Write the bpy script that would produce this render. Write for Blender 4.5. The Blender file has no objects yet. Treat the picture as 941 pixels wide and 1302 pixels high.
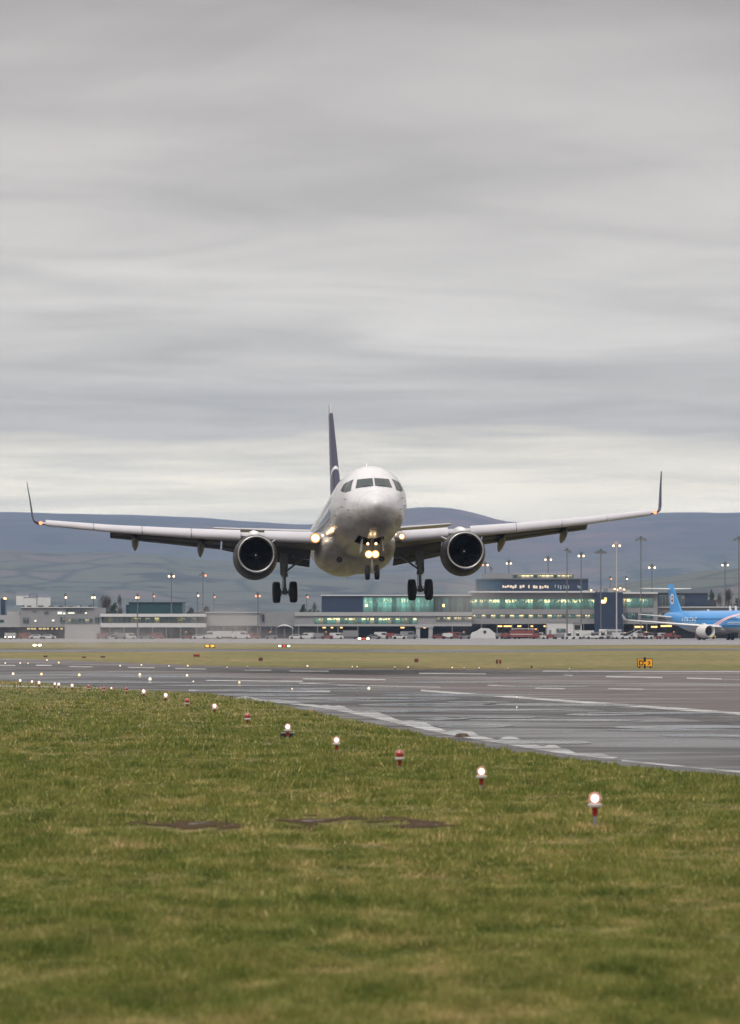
import bpy, math, random
import numpy as np
from math import sin, cos, pi, radians, sqrt
from mathutils import Vector, Matrix
random.seed(7); RNG = np.random.default_rng(7)
SC = bpy.context.scene
COL = SC.collection
# ------------------------------------------------------------------ camera
F = 5200.0      # focal length in photo pixels (photo is 941 x 1302)
HZ = 797.0      # horizon row
EYE = 2.4
cd = bpy.data.cameras.new('camera'); cam = bpy.data.objects.new('camera', cd); COL.objects.link(cam)
cd.sensor_fit = 'HORIZONTAL'; cd.sensor_width = 36; cd.lens = F/941*36
cd.clip_start = 1; cd.clip_end = 60000
cam.location = (0, 0, EYE); cam.rotation_euler = (pi/2 + math.atan((HZ-651)/F), 0, 0)
cd.dof.use_dof = True; cd.dof.focus_distance = 214; cd.dof.aperture_fstop = 5.8
SC.camera = cam
# ------------------------------------------------------------------ world: overcast sky over a Nishita base
SUN_EL, SUN_AZ = radians(48), radians(205)     # azimuth measured from +Y towards +X
w = bpy.data.worlds.new('World'); SC.world = w; w.use_nodes = True
nt = w.node_tree; nt.nodes.clear()
def N(nt, t, **k):
    n = nt.nodes.new(t)
    for a, b in k.items():
        if a == 'inp':
            for i, v in b.items(): n.inputs[i].default_value = v
        else: setattr(n, a, b)
    return n
def math_(nt, op, a, b=None, c=None, clamp=False):
    n = nt.nodes.new('ShaderNodeMath'); n.operation = op; n.use_clamp = clamp
    for i, v in enumerate((a, b, c)):
        if v is None: continue
        if isinstance(v, (int, float)): n.inputs[i].default_value = v
        else: nt.links.new(v, n.inputs[i])
    return n.outputs[0]
def ramp(nt, fac, stops, interp='LINEAR'):
    n = nt.nodes.new('ShaderNodeValToRGB'); cr = n.color_ramp; cr.interpolation = interp
    while len(cr.elements) < len(stops): cr.elements.new(0.5)
    for e, (p, c) in zip(cr.elements, stops):
        e.position = p; e.color = (c, c, c, 1) if isinstance(c, (int, float)) else (*c, 1)
    nt.links.new(fac, n.inputs[0]); return n.outputs[0]
def mixc(nt, fac, a, b, mode='MIX'):
    n = nt.nodes.new('ShaderNodeMix'); n.data_type = 'RGBA'; n.blend_type = mode
    for i, v in ((0, fac), (6, a), (7, b)):
        if isinstance(v, (int, float)): n.inputs[i].default_value = v
        elif isinstance(v, tuple): n.inputs[i].default_value = (*v, 1)
        else: nt.links.new(v, n.inputs[i])
    return n.outputs[2]
SKYK = 0.1
sky = N(nt, 'ShaderNodeTexSky', sky_type='NISHITA', sun_disc=False, sun_elevation=SUN_EL, sun_rotation=SUN_AZ, air_density=1.0, dust_density=2.0)
tc = N(nt, 'ShaderNodeTexCoord'); sep = N(nt, 'ShaderNodeSeparateXYZ'); nt.links.new(tc.outputs['Generated'], sep.inputs[0])
el = sep.outputs[2]
den = math_(nt, 'ADD', math_(nt, 'MAXIMUM', el, 0.0), 0.012)
px_ = math_(nt, 'DIVIDE', sep.outputs[0], den); py_ = math_(nt, 'DIVIDE', sep.outputs[1], den)
cmb = N(nt, 'ShaderNodeCombineXYZ'); nt.links.new(px_, cmb.inputs[0]); nt.links.new(math_(nt, 'MULTIPLY', py_, 0.8), cmb.inputs[1])
n1 = N(nt, 'ShaderNodeTexNoise', inp={'Scale': 0.85, 'Detail': 7.0, 'Roughness': 0.52, 'Distortion': 0.9}); nt.links.new(cmb.outputs[0], n1.inputs['Vector'])
n2 = N(nt, 'ShaderNodeTexNoise', inp={'Scale': 0.24, 'Detail': 4.0, 'Roughness': 0.5, 'Distortion': 0.5}); nt.links.new(cmb.outputs[0], n2.inputs['Vector'])
# wide, low band that breaks the cloud base just above the hills
mp = N(nt, 'ShaderNodeMapping'); mp.inputs['Scale'].default_value = (13, 13, 100); nt.links.new(tc.outputs['Generated'], mp.inputs[0])
n3 = N(nt, 'ShaderNodeTexNoise', inp={'Scale': 1.0, 'Detail': 4.0, 'Roughness': 0.55}); nt.links.new(mp.outputs[0], n3.inputs['Vector'])
edge = math_(nt, 'ADD', el, math_(nt, 'MULTIPLY', math_(nt, 'SUBTRACT', n3.outputs[0], 0.5), 0.022))
base = ramp(nt, math_(nt, 'MULTIPLY', edge, 5.0, clamp=True), [
    (0.0, (1.22, 1.14, .90)), (.16, (1.26, 1.19, .96)), (.198, (1.10, 1.05, .88)), (.235, (.62, .60, .56)), (.29, (.565, .555, .53)),
    (.36, (.68, .675, .655)), (.50, (.59, .58, .57)), (.66, (.51, .50, .50)), (.78, (.36, .35, .35)), (1.0, (.275, .265, .268))])
hi = ramp(nt, el, [(.2, (.34, .335, .335)), (.45, (1.15, 1.14, 1.14)), (1.0, (1.75, 1.74, 1.76))])
base = mixc(nt, ramp(nt, el, [(.16, 0.0), (.26, 1.0)]), base, hi)
streak = math_(nt, 'ADD', math_(nt, 'MULTIPLY', math_(nt, 'SUBTRACT', n1.outputs[0], 0.5), 0.85), math_(nt, 'MULTIPLY', math_(nt, 'SUBTRACT', n2.outputs[0], 0.5), 0.55))
streak = math_(nt, 'ADD', 1.0, streak)
low = math_(nt, 'ADD', 1.0, math_(nt, 'MULTIPLY', math_(nt, 'SUBTRACT', n3.outputs[0], 0.5), 0.85))
fac = mixc(nt, ramp(nt, el, [(.036, 0.0), (.055, 1.0)]), low, streak)
cl = mixc(nt, 1.0, base, fac, 'MULTIPLY')
mp4 = N(nt, 'ShaderNodeMapping'); mp4.inputs['Scale'].default_value = (7, 7, 120); mp4.inputs['Location'].default_value = (.35, 0, .9); nt.links.new(tc.outputs['Generated'], mp4.inputs[0])
n4 = N(nt, 'ShaderNodeTexNoise', inp={'Scale': 1.0, 'Detail': 6.0, 'Roughness': 0.6, 'Distortion': 0.4}); nt.links.new(mp4.outputs[0], n4.inputs['Vector'])
wisp = math_(nt, 'MULTIPLY', ramp(nt, n4.outputs[0], [(.48, 0.0), (.60, .30)]), ramp(nt, el, [(.045, 1.0), (.075, 0.0)]))
cl = mixc(nt, wisp, cl, (.30, .31, .32))
cl = mixc(nt, 1.0, cl, (1.09/SKYK, 1.035/SKYK, .965/SKYK), 'MULTIPLY')
mx = mixc(nt, 0.97, sky.outputs[0], cl)
bg = N(nt, 'ShaderNodeBackground', inp={'Strength': SKYK}); nt.links.new(mx, bg.inputs[0])
wo = N(nt, 'ShaderNodeOutputWorld'); nt.links.new(bg.outputs[0], wo.inputs[0])
# ------------------------------------------------------------------ sun
sd = bpy.data.lights.new('sun', 'SUN'); sd.energy = 1.4; sd.angle = radians(14); sd.color = (1, .96, .9)
so = bpy.data.objects.new('sun', sd); COL.objects.link(so)
sv = Vector((sin(SUN_AZ)*cos(SUN_EL), cos(SUN_AZ)*cos(SUN_EL), sin(SUN_EL)))
so.rotation_euler = sv.to_track_quat('Z', 'Y').to_euler(); so.location = (0, 0, 60)
SC.view_settings.view_transform = 'Standard'; SC.view_settings.look = 'None'; SC.view_settings.exposure = 0; SC.view_settings.gamma = 1
SC.cycles.use_denoising = True; SC.cycles.max_bounces = 6; SC.cycles.volume_bounces = 0; SC.cycles.transparent_max_bounces = 12
SC.cycles.sample_clamp_indirect = 4; SC.cycles.sample_clamp_direct = 0
# ------------------------------------------------------------------ helpers
def gx(x, D): return (x-470.5)/F*D
def gz(y, D): return EYE + (HZ-y)/F*D
def gd(y): return EYE*F/(y-HZ)
def G(x, y, z=0.0):
    D = gd(y); return (gx(x, D), D, z)
def tag(o, label=None, cat=None, group=None, kind=None):
    if label: o['label'] = label
    if cat: o['category'] = cat
    if group: o['group'] = group
    if kind: o['kind'] = kind
    return o
def empty(name, loc, rz=0, **k):
    o = bpy.data.objects.new(name, None); COL.objects.link(o); o.location = loc; o.rotation_euler = (0, 0, rz); o.empty_display_size = .3
    return tag(o, **k)
def copy_tree(o, parent=None):
    c = o.copy(); COL.objects.link(c); c.parent = parent
    for ch in o.children: copy_tree(ch, c)
    return c
def link(name, me, parent=None, loc=None, rz=None):
    o = bpy.data.objects.new(name, me); COL.objects.link(o); o.parent = parent
    if loc is not None: o.location = loc
    if rz is not None: o.rotation_euler = rz if isinstance(rz, tuple) else (0, 0, rz)
    return o
class MB:
    def __init__(s): s.v = []; s.f = []; s.m = []; s.mi = 0; s.off = Vector((0, 0, 0))
    def add(s, vs, fs):
        b = len(s.v); s.v += [tuple(Vector(v)-s.off) for v in vs]
        for f in fs: s.f.append(tuple(b+i for i in f)); s.m.append(s.mi)
        return s
    def box(s, x0, x1, y0, y1, z0, z1):
        return s.add([(x0,y0,z0),(x1,y0,z0),(x1,y1,z0),(x0,y1,z0),(x0,y0,z1),(x1,y0,z1),(x1,y1,z1),(x0,y1,z1)],
            [(0,3,2,1),(4,5,6,7),(0,1,5,4),(1,2,6,5),(2,3,7,6),(3,0,4,7)])
    def prism(s, pts, y0, y1, axis='y'):
        n = len(pts)
        q = {'y': lambda a, b, t: (a, t, b), 'x': lambda a, b, t: (t, a, b), 'z': lambda a, b, t: (a, b, t)}[axis]
        vs = [q(a, b, y0) for a, b in pts] + [q(a, b, y1) for a, b in pts]
        return s.add(vs, [tuple(range(n)), tuple(range(2*n-1, n-1, -1))] + [(i, i+n, (i+1) % n+n, (i+1) % n) for i in range(n)])
    def rings(s, R, close=True, cap0=False, cap1=False):
        n = len(R[0]); vs = [p for r in R for p in r]; fs = []
        for i in range(len(R)-1):
            for j in range(n if close else n-1):
                k = (j+1) % n; fs.append((i*n+j, i*n+k, (i+1)*n+k, (i+1)*n+j))
        if cap0: fs.append(tuple(range(n-1, -1, -1)))
        if cap1: fs.append(tuple((len(R)-1)*n+j for j in range(n)))
        return s.add(vs, fs)
    def tube(s, p0, p1, r0, r1=None, n=10, caps=True):
        r1 = r0 if r1 is None else r1; p0 = Vector(p0); p1 = Vector(p1); d = (p1-p0).normalized()
        a = d.orthogonal().normalized(); b = d.cross(a)
        R = [[p + (a*cos(2*pi*j/n)+b*sin(2*pi*j/n))*r for j in range(n)] for p, r in ((p0, r0), (p1, r1))]
        return s.rings(R, cap0=caps, cap1=caps)
    def lathe(s, prof, c=(0, 0, 0), axis='y', n=32, cap0=False, cap1=False):
        R = []
        for t, r in prof:
            ring = []
            for j in range(n):
                a = 2*pi*j/n; u, v = r*cos(a), r*sin(a)
                p = {'y': (u, t, v), 'x': (t, u, v), 'z': (u, v, t)}[axis]
                ring.append((c[0]+p[0], c[1]+p[1], c[2]+p[2]))
            R.append(ring)
        return s.rings(R, cap0=cap0, cap1=cap1)
    def quad(s, *p): return s.add(p, [(0, 1, 2, 3)])
    def mesh(s, name, mats, smooth=True, angle=35):
        me = bpy.data.meshes.new(name); me.from_pydata(s.v, [], s.f); me.validate()
        mats = mats if isinstance(mats, (list, tuple)) else [mats]
        for m in mats: me.materials.append(m)
        if len(mats) > 1 and len(s.m) == len(me.polygons): me.polygons.foreach_set('material_index', s.m)
        import bmesh
        bm = bmesh.new(); bm.from_mesh(me); bmesh.ops.recalc_face_normals(bm, faces=bm.faces); bm.to_mesh(me); bm.free()
        if smooth:
            me.polygons.foreach_set('use_smooth', [True]*len(me.polygons)); me.set_sharp_from_angle(angle=radians(angle))
        return me
    def obj(s, name, mats, parent=None, smooth=True, angle=35, bevel=0, **k):
        o = link(name, s.mesh(name, mats, smooth, angle), parent)
        if bevel:
            b = o.modifiers.new('bevel', 'BEVEL'); b.width = bevel; b.segments = 2; b.limit_method = 'ANGLE'
        return tag(o, **k)
# ------------------------------------------------------------------ materials
def mat(name, col, rough=.5, metal=0, spec=.5, coat=0, emit=None, es=0, noise=0, nscale=3, bump=0, bscale=20, coord='Object', stretch=(1, 1, 1)):
    m = bpy.data.materials.new(name); m.use_nodes = True; t = m.node_tree; b = t.nodes['Principled BSDF']
    b.inputs['Base Color'].default_value = (*col, 1); b.inputs['Roughness'].default_value = rough; b.inputs['Metallic'].default_value = metal
    b.inputs['Specular IOR Level'].default_value = spec; b.inputs['Coat Weight'].default_value = coat; b.inputs['Coat Roughness'].default_value = .08
    if emit: b.inputs['Emission Color'].default_value = (*emit, 1); b.inputs['Emission Strength'].default_value = es
    if noise or bump:
        c = N(t, 'ShaderNodeTexCoord'); mp = N(t, 'ShaderNodeMapping'); mp.inputs['Scale'].default_value = stretch; t.links.new(c.outputs[coord], mp.inputs[0])
    if noise:
        n = N(t, 'ShaderNodeTexNoise', inp={'Scale': nscale, 'Detail': 6.0, 'Roughness': .6}); t.links.new(mp.outputs[0], n.inputs['Vector'])
        f = ramp(t, n.outputs[0], [(.3, 1-noise), (.7, 1.0)])
        t.links.new(mixc(t, 1.0, col, f, 'MULTIPLY'), b.inputs['Base Color'])
        t.links.new(math_(t, 'ADD', math_(t, 'MULTIPLY', math_(t, 'SUBTRACT', n.outputs[0], .5), .25), rough, clamp=True), b.inputs['Roughness'])
    if bump:
        n = N(t, 'ShaderNodeTexNoise', inp={'Scale': bscale, 'Detail': 3.0}); t.links.new(mp.outputs[0], n.inputs['Vector'])
        bp = N(t, 'ShaderNodeBump', inp={'Strength': bump, 'Distance': .05}); t.links.new(n.outputs[0], bp.inputs['Height']); t.links.new(bp.outputs[0], b.inputs['Normal'])
    return m
def emis(name, col, s):
    m = bpy.data.materials.new(name); m.use_nodes = True; t = m.node_tree; t.nodes.clear()
    e = N(t, 'ShaderNodeEmission', inp={'Color': (*col, 1), 'Strength': s}); o = N(t, 'ShaderNodeOutputMaterial'); t.links.new(e.outputs[0], o.inputs[0]); return m
def posnoise(t, scale, detail=4, rough=.55, sc=(1, 1, 1), vec=None, dist=0):
    if vec is None:
        g = N(t, 'ShaderNodeNewGeometry'); vec = g.outputs['Position']
    mp = N(t, 'ShaderNodeMapping'); mp.inputs['Scale'].default_value = sc; t.links.new(vec, mp.inputs[0])
    n = N(t, 'ShaderNodeTexNoise', inp={'Scale': scale, 'Detail': detail, 'Roughness': rough, 'Distortion': dist}); t.links.new(mp.outputs[0], n.inputs['Vector']); return n.outputs[0]
M = {}
def grass_color(t):
    a = posnoise(t, 1.1, 6, .68, (.8, .5, 1)); b = posnoise(t, .09, 4, .55, (.8, .35, 1)); c = posnoise(t, 7, 3, .6)
    col = ramp(t, a, [(.28, (.088, .112, .028)), (.41, (.128, .150, .038)), (.54, (.172, .174, .055)), (.68, (.22, .198, .08)), (.76, (.14, .12, .05))])
    col2 = ramp(t, b, [(.36, (.84, .92, .78)), (.5, (1.03, 1.03, .98)), (.64, (1.2, 1.12, 1.1))])
    col = mixc(t, 1.0, col, col2, 'MULTIPLY')
    d = posnoise(t, 1.0, 6, .72, (1.6, .55, 1), dist=.6); col = mixc(t, .85, col, ramp(t, d, [(.34, (.60, .70, .56)), (.46, (.92, .96, .9)), (.56, (1.1, 1.08, 1.05)), (.68, (1.35, 1.25, 1.4))]), 'MULTIPLY')
    return mixc(t, .7, col, ramp(t, c, [(.3, .72), (.7, 1.25)]), 'MULTIPLY')
def mk_grass():
    m = bpy.data.materials.new('grass_ground'); m.use_nodes = True; t = m.node_tree; b = t.nodes['Principled BSDF']
    col = grass_color(t)
    f = posnoise(t, 1.1, 6, .7, (1, .25, 1)); col = mixc(t, 1.0, col, (1.06, .87, 1.35), 'MULTIPLY'); col = mixc(t, .8, col, ramp(t, f, [(.3, .75), (.7, 1.2)]), 'MULTIPLY')
    t.links.new(col, b.inputs['Base Color']); b.inputs['Roughness'].default_value = .9; b.inputs['Specular IOR Level'].default_value = .12
    bp = N(t, 'ShaderNodeBump', inp={'Strength': .8, 'Distance': .08}); t.links.new(posnoise(t, 9, 5, .7), bp.inputs['Height']); t.links.new(bp.outputs[0], b.inputs['Normal'])
    return m
M['ground'] = mk_grass()
def mk_blade():
    m = bpy.data.materials.new('grass_blade'); m.use_nodes = True; t = m.node_tree; b = t.nodes['Principled BSDF']
    col = grass_color(t); at = N(t, 'ShaderNodeAttribute', attribute_name='rnd')
    col = mixc(t, 1.0, col, ramp(t, at.outputs['Fac'], [(0, (.40, .52, .40)), (.5, (1.0, 1.04, .86)), (.84, (1.3, 1.2, 1.3)), (.92, (2.2, 1.85, 2.6)), (1, (3.0, 2.5, 3.9))]), 'MULTIPLY')
    t.links.new(col, b.inputs['Base Color']); b.inputs['Roughness'].default_value = .75; b.inputs['Specular IOR Level'].default_value = .15
    tr = N(t, 'ShaderNodeBsdfTranslucent'); t.links.new(col, tr.inputs[0]); ms = N(t, 'ShaderNodeMixShader', inp={0: .3})
    t.links.new(b.outputs[0], ms.inputs[1]); t.links.new(tr.outputs[0], ms.inputs[2]); t.links.new(ms.outputs[0], t.nodes['Material Output'].inputs[0])
    return m
M['blade'] = mk_blade()
def mk_asphalt(name, tint, wetbias=0.0):
    m = bpy.data.materials.new(name); m.use_nodes = True; t = m.node_tree; b = t.nodes['Principled BSDF']
    big = posnoise(t, .06, 4, .55, (.8, .55, 1)); fine = posnoise(t, 30, 4, .7); mid = posnoise(t, .8, 5, .6, (.35, 1, 1))
    col = mixc(t, 1.0, tint, ramp(t, mid, [(.3, .65), (.7, 1.35)]), 'MULTIPLY'); col = mixc(t, 1.0, col, ramp(t, fine, [(.3, .75), (.7, 1.3)]), 'MULTIPLY')
    wet = posnoise(t, .30, 6, .62, (.33, .8, 1), dist=.3)
    wet = math_(t, 'ADD', wet, math_(t, 'MULTIPLY', math_(t, 'SUBTRACT', big, .5), .5))
    w_ = ramp(t, math_(t, 'ADD', wet, wetbias), [(.42, 0.0), (.52, .45), (.60, 1.0)])
    col = mixc(t, w_, col, mixc(t, 1.0, col, (.6, .6, .62), 'MULTIPLY'))
    t.links.new(col, b.inputs['Base Color'])
    t.links.new(math_(t, 'ADD', .15, math_(t, 'MULTIPLY', w_, .5)), b.inputs['Specular IOR Level']); r = math_(t, 'SUBTRACT', .62, math_(t, 'MULTIPLY', w_, .36)); t.links.new(r, b.inputs['Roughness'])
    bp = N(t, 'ShaderNodeBump', inp={'Distance': .01}); t.links.new(fine, bp.inputs['Height']); t.links.new(math_(t, 'SUBTRACT', .5, math_(t, 'MULTIPLY', w_, .47)), bp.inputs['Strength'])
    t.links.new(bp.outputs[0], b.inputs['Normal']); return m
M['asphalt'] = mk_asphalt('wet_asphalt', (.040, .038, .043), .0)
M['asphalt_far'] = mk_asphalt('runway_asphalt', (.080, .066, .068), -.05)
M['concrete'] = mk_asphalt('apron_concrete', (.19, .18, .185), .0)
def mk_paint(name, cover=.42, col=(.72, .72, .70), rough=.45):
    m = bpy.data.materials.new(name); m.use_nodes = True; t = m.node_tree; b = t.nodes['Principled BSDF']
    b.inputs['Base Color'].default_value = (*col, 1); b.inputs['Roughness'].default_value = rough
    n = posnoise(t, 2.2, 6, .7, (.35, 1, 1)); n2 = posnoise(t, .5, 5, .7, (.25, 2.0, 1)); a = math_(t, 'MULTIPLY', ramp(t, n, [(cover-.06, 0.0), (cover+.06, 1.0)]), ramp(t, n2, [(cover, .25), (cover+.14, 1.0)])); t.links.new(a, b.inputs['Alpha']); return m
M['paint'] = mk_paint('runway_paint', .41, (.44, .44, .44)); M['worn'] = mk_paint('worn_runway_paint', .41, (.42, .43, .44), .3)
M['water'] = mat('puddle_water', (.06, .06, .06), .18, spec=.5)
M['mud'] = mat('mud', (.085, .06, .042), .85, spec=.15, noise=.4, nscale=4, bump=.6, bscale=9); M['mudp'] = mk_paint('wet_mud', .36, (.035, .024, .017), .75); M['mudp'].node_tree.nodes['Principled BSDF'].inputs['Specular IOR Level'].default_value = .2; M['waterp'] = mk_paint('shallow_water', .38, (.06, .06, .06), .11); M['rubber'] = mk_paint('tyre_rubber_streaks', .40, (.022, .021, .023), .5)
# ------------------------------------------------------------------ ground
def interp_pts(pts, n=8):
    out = []
    for i in range(len(pts)-1):
        p0 = pts[max(i-1, 0)]; p1 = pts[i]; p2 = pts[i+1]; p3 = pts[min(i+2, len(pts)-1)]
        for k in range(n):
            u = k/n
            out.append(tuple(.5*((2*p1[a])+(-p0[a]+p2[a])*u+(2*p0[a]-5*p1[a]+4*p2[a]-p3[a])*u*u+(-p0[a]+3*p1[a]-3*p2[a]+p3[a])*u**3) for a in range(len(p1))))
    out.append(tuple(pts[-1])); return out
g = MB(); g.box(-6000, 6000, -40, 12500, -.6, 0); g.obj('ground', M['ground'], smooth=False, kind='structure', label='grassy airfield ground')
# strips laid on the ground, outlines measured in the photograph and put down at their real places
def sheet(name, near, far, m, z, n=8, **k):
    a = [G(x, y, z) for x, y in interp_pts(near, n)]; b = [G(x, y, z) for x, y in interp_pts(far, n)]
    g = MB(); N_ = min(len(a), len(b)); g.add(a[:N_]+b[:N_], [(i, i+1, N_+i+1, N_+i) for i in range(N_-1)])
    return g.obj(name, m, smooth=False, **k)
NEAR = [(-520, 838), (-260, 851), (0, 865), (150, 876), (290, 885), (430, 912), (540, 935), (700, 963), (941, 988), (1250, 1018), (1700, 1060), (2200, 1125), (2800, 1220)]
MIDL = [(-620, 832), (-300, 840), (0, 850), (150, 855), (290, 862), (430, 867), (535, 877), (700, 888), (941, 908), (1400, 948), (2000, 990), (3200, 1080), (5200, 1230)]
FAR_ = [(-700, 828), (-350, 832), (0, 837), (120, 841), (250, 846), (400, 849.5), (520, 850.8), (700, 851.6), (941, 852.6), (1300, 854), (1900, 857), (2600, 860), (3400, 864)]
def with_jit(p, amp=.0): return p
def shoulder():
    A = [G(x, y) for x, y in interp_pts(NEAR, 12)][::-1]; B = [G(x, y) for x, y in interp_pts(MIDL, 12)][::-1]
    Ys = 31*(300/31)**np.linspace(0, 1, 420); R = []
    for Y in Ys:
        x0 = np.interp(Y, [p[1] for p in A], [p[0] for p in A]); x1 = np.interp(Y, [p[1] for p in B], [p[0] for p in B])+.8
        x0 -= .16*sin(Y*1.7)+.12*sin(Y*.63+1)+.08*sin(Y*4.1); R.append([(x0, Y, .004), (max(x1, x0+.1), Y, .004)])
    g = MB(); g.rings(R, close=False); return g
shoulder().obj('taxiway', M['asphalt'], smooth=False, kind='structure', label='wet dark taxiway asphalt beside the grass')
sheet('runway', MIDL, FAR_, M['asphalt_far'], .008, kind='structure', label='wet runway asphalt')
sheet('far_taxiway', [(-1500, 829), (0, 829), (300, 828.2), (470, 829.4), (700, 829), (941, 826.8), (2500, 826)], [(-1500, 825), (0, 825), (300, 825.2), (470, 825.6), (700, 826), (941, 824.6), (2500, 824)], M['asphalt'], .004, kind='structure')
sheet('apron', [(-3000, 816.5), (200, 817), (500, 820), (640, 821), (800, 820.2), (941, 820.2), (4000, 820)], [(-3000, 806), (200, 806), (500, 806), (640, 806), (800, 806), (941, 806), (4000, 806)], M['concrete'], .02, n=1, kind='structure')
# painted markings: centre line pixel, half thickness measured from the photograph
def mark(x0, y0, x1, y1, t, m='paint', z=.012, name='runway_marking'):
    t *= .85
    g = MB(); g.quad(G(x0, y0+t/2, z), G(x1, y1+t/2, z), G(x1, y1-t/2, z), G(x0, y0-t/2, z)); return g.obj(name, M[m], smooth=False, kind='structure')
for a in [(46, 846, 66, 846.3, 1.5), (88, 847.6, 118, 848.2, 1.5), (163, 848.8, 197, 849.2, 1.4), (223, 850.2, 262, 850.8, 1.6), (311, 852.3, 345, 852.6, 1.4),
          (368, 853.2, 418, 853.6, 1.6), (533, 856.3, 618, 857, 1.8), (770, 860.6, 842, 861.6, 1.7), (873, 862.6, 917, 863.4, 1.7), (385, 863, 490, 864.4, 2.2),
          (262, 865.5, 385, 866.5, 1.8), (620, 871.6, 655, 872.8, 1.5), (680, 875.3, 718, 876, 1.3), (773, 876, 818, 876.6, 1.5), (717, 858.5, 728, 858.9, 1.2), (0, 846, 20, 846.4, 1.3)]:
    mark(*a)
for i, (a, b) in enumerate(zip([(535, 878.3), (640, 885.6), (740, 893), (850, 901), (941, 907.8), (1100, 920)], [(640, 885.6), (740, 893), (850, 901), (941, 907.8), (1100, 920), (1300, 936)])):
    mark(a[0], a[1], b[0], b[1], 2.6+i*.45, 'paint')
mark(690, 853.6, 1100, 854.8, 1.5, 'worn'); mark(430, 871.5, 560, 874, 1.4, 'worn'); mark(240, 878, 420, 879.6, 2.2, 'worn'); mark(380, 869, 470, 872, 1.2, 'worn')
sheet('rubber_streak', [(-300, 841), (0, 847.5), (200, 852.5), (450, 858), (640, 860), (800, 858)], [(-300, 838), (0, 843), (200, 848), (450, 852), (640, 854), (800, 855.5)], M['rubber'], .010, kind='structure')
sheet('rubber_streak', [(250, 876), (420, 884), (560, 888), (700, 897), (941, 922)], [(250, 872), (420, 879), (560, 884), (700, 892), (941, 914)], M['rubber'], .010, kind='structure')
mark(0, 872.4, 130, 875, 1.6, 'worn')
# broad worn white band along the edge of the grass
pts = interp_pts([(300, 890), (400, 901), (470, 914), (560, 934), (640, 948), (720, 961), (778, 967)], 10)
g = MB(); a = []; b = []
for i, (x, y) in enumerate(pts):
    wd = (7 if x < 640 else 10-(x-640)*.05) * (.5 if x < 420 else 1) * (.75+.35*sin(x*.11)+.15*sin(x*.31))
    a.append(G(x, y-1.5, .012)); b.append(G(x+8, y-1.5-wd, .012))
g.add(a+b, [(i, i+1, len(a)+i+1, len(a)+i) for i in range(len(a)-1)]); g.obj('edge_marking', M['worn'], smooth=False, kind='structure'); mark(790, 967.6, 870, 975.5, 2.2, 'worn'); mark(870, 975.5, 941, 982, 2.0, 'worn'); mark(941, 982, 1100, 997, 2, 'worn')
# puddles on the asphalt and in the grass
def blob(name, cx, cy, wpx, hpx, m, z, seed, kind='structure', n=40, amp=.35):
    r = random.Random(seed); ph = [(r.uniform(0, 6.3), r.uniform(.3, 1)/k, k) for k in range(1, 7)]
    vs = []
    for j in range(n):
        a = 2*pi*j/n; q = 1+amp*sum(s*sin(k*a+p) for p, s, k in ph)/1.6
        vs.append(G(cx+wpx/2*cos(a)*q, cy+hpx/2*sin(a)*q, z))
    g = MB(); g.add(vs, [tuple(range(n))]); return g.obj(name, m, smooth=False, kind=kind)
for i, (x, y, a, b) in enumerate([(700, 873, 120, 2.2), (560, 884, 190, 3), (720, 896, 190, 4), (470, 891, 130, 3), (860, 925, 170, 5), (560, 897, 190, 4), (640, 912, 120, 3.2),
      (330, 878, 180, 2.6), (120, 868, 220, 2.2), (900, 936, 120, 4), (430, 876, 110, 1.8), (560, 868, 150, 1.8), (200, 861, 200, 1.6), (760, 909, 110, 3), (600, 923, 100, 5), (690, 944, 130, 6), (505, 905, 110, 3), (480, 889, 240, 3.4), (620, 903, 160, 3), (360, 884, 150, 3), (610, 893, 90, 2), (820, 907, 200, 2.2), (300, 872, 210, 1.8), (700, 916, 260, 3), (870, 929, 160, 3), (560, 915, 70, 4)]):
    blob('puddle', x, y, a, b, M['waterp'], .016, i)
def vnoise(x, y, seed=0):
    xi = np.floor(x).astype(np.int64); yi = np.floor(y).astype(np.int64); fx = x-xi; fy = y-yi; fx = fx*fx*(3-2*fx); fy = fy*fy*(3-2*fy)
    def h(a, b):
        v = np.sin(a*127.1+b*311.7+seed*74.7)*43758.5453; return v-np.floor(v)
    return (h(xi, yi)*(1-fx)+h(xi+1, yi)*fx)*(1-fy)+(h(xi, yi+1)*(1-fx)+h(xi+1, yi+1)*fx)*fy
def nfbm(x, y, seed=0, o=4): return sum(vnoise(x*2**k, y*2**k, seed+k)*.5**k for k in range(o))/sum(.5**k for k in range(o))
MUD = [(225, 1048, 75, 6), (385, 1045, 75, 8), (470, 1041, 55, 5), (540, 1047, 45, 7), (300, 1051, 40, 6)]
def mudmask(X, Y):
    px = X/Y*F+470.5; py = HZ+EYE*F/Y; m = np.zeros_like(X)
    for x, y, a_, b_ in MUD: m = np.maximum(m, np.exp(-((px-x)/a_)**2-((py-y)/b_)**2))
    return m*.92+(nfbm(X*2.8, Y*1.5, 5, 5)-.5)*1.7
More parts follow.
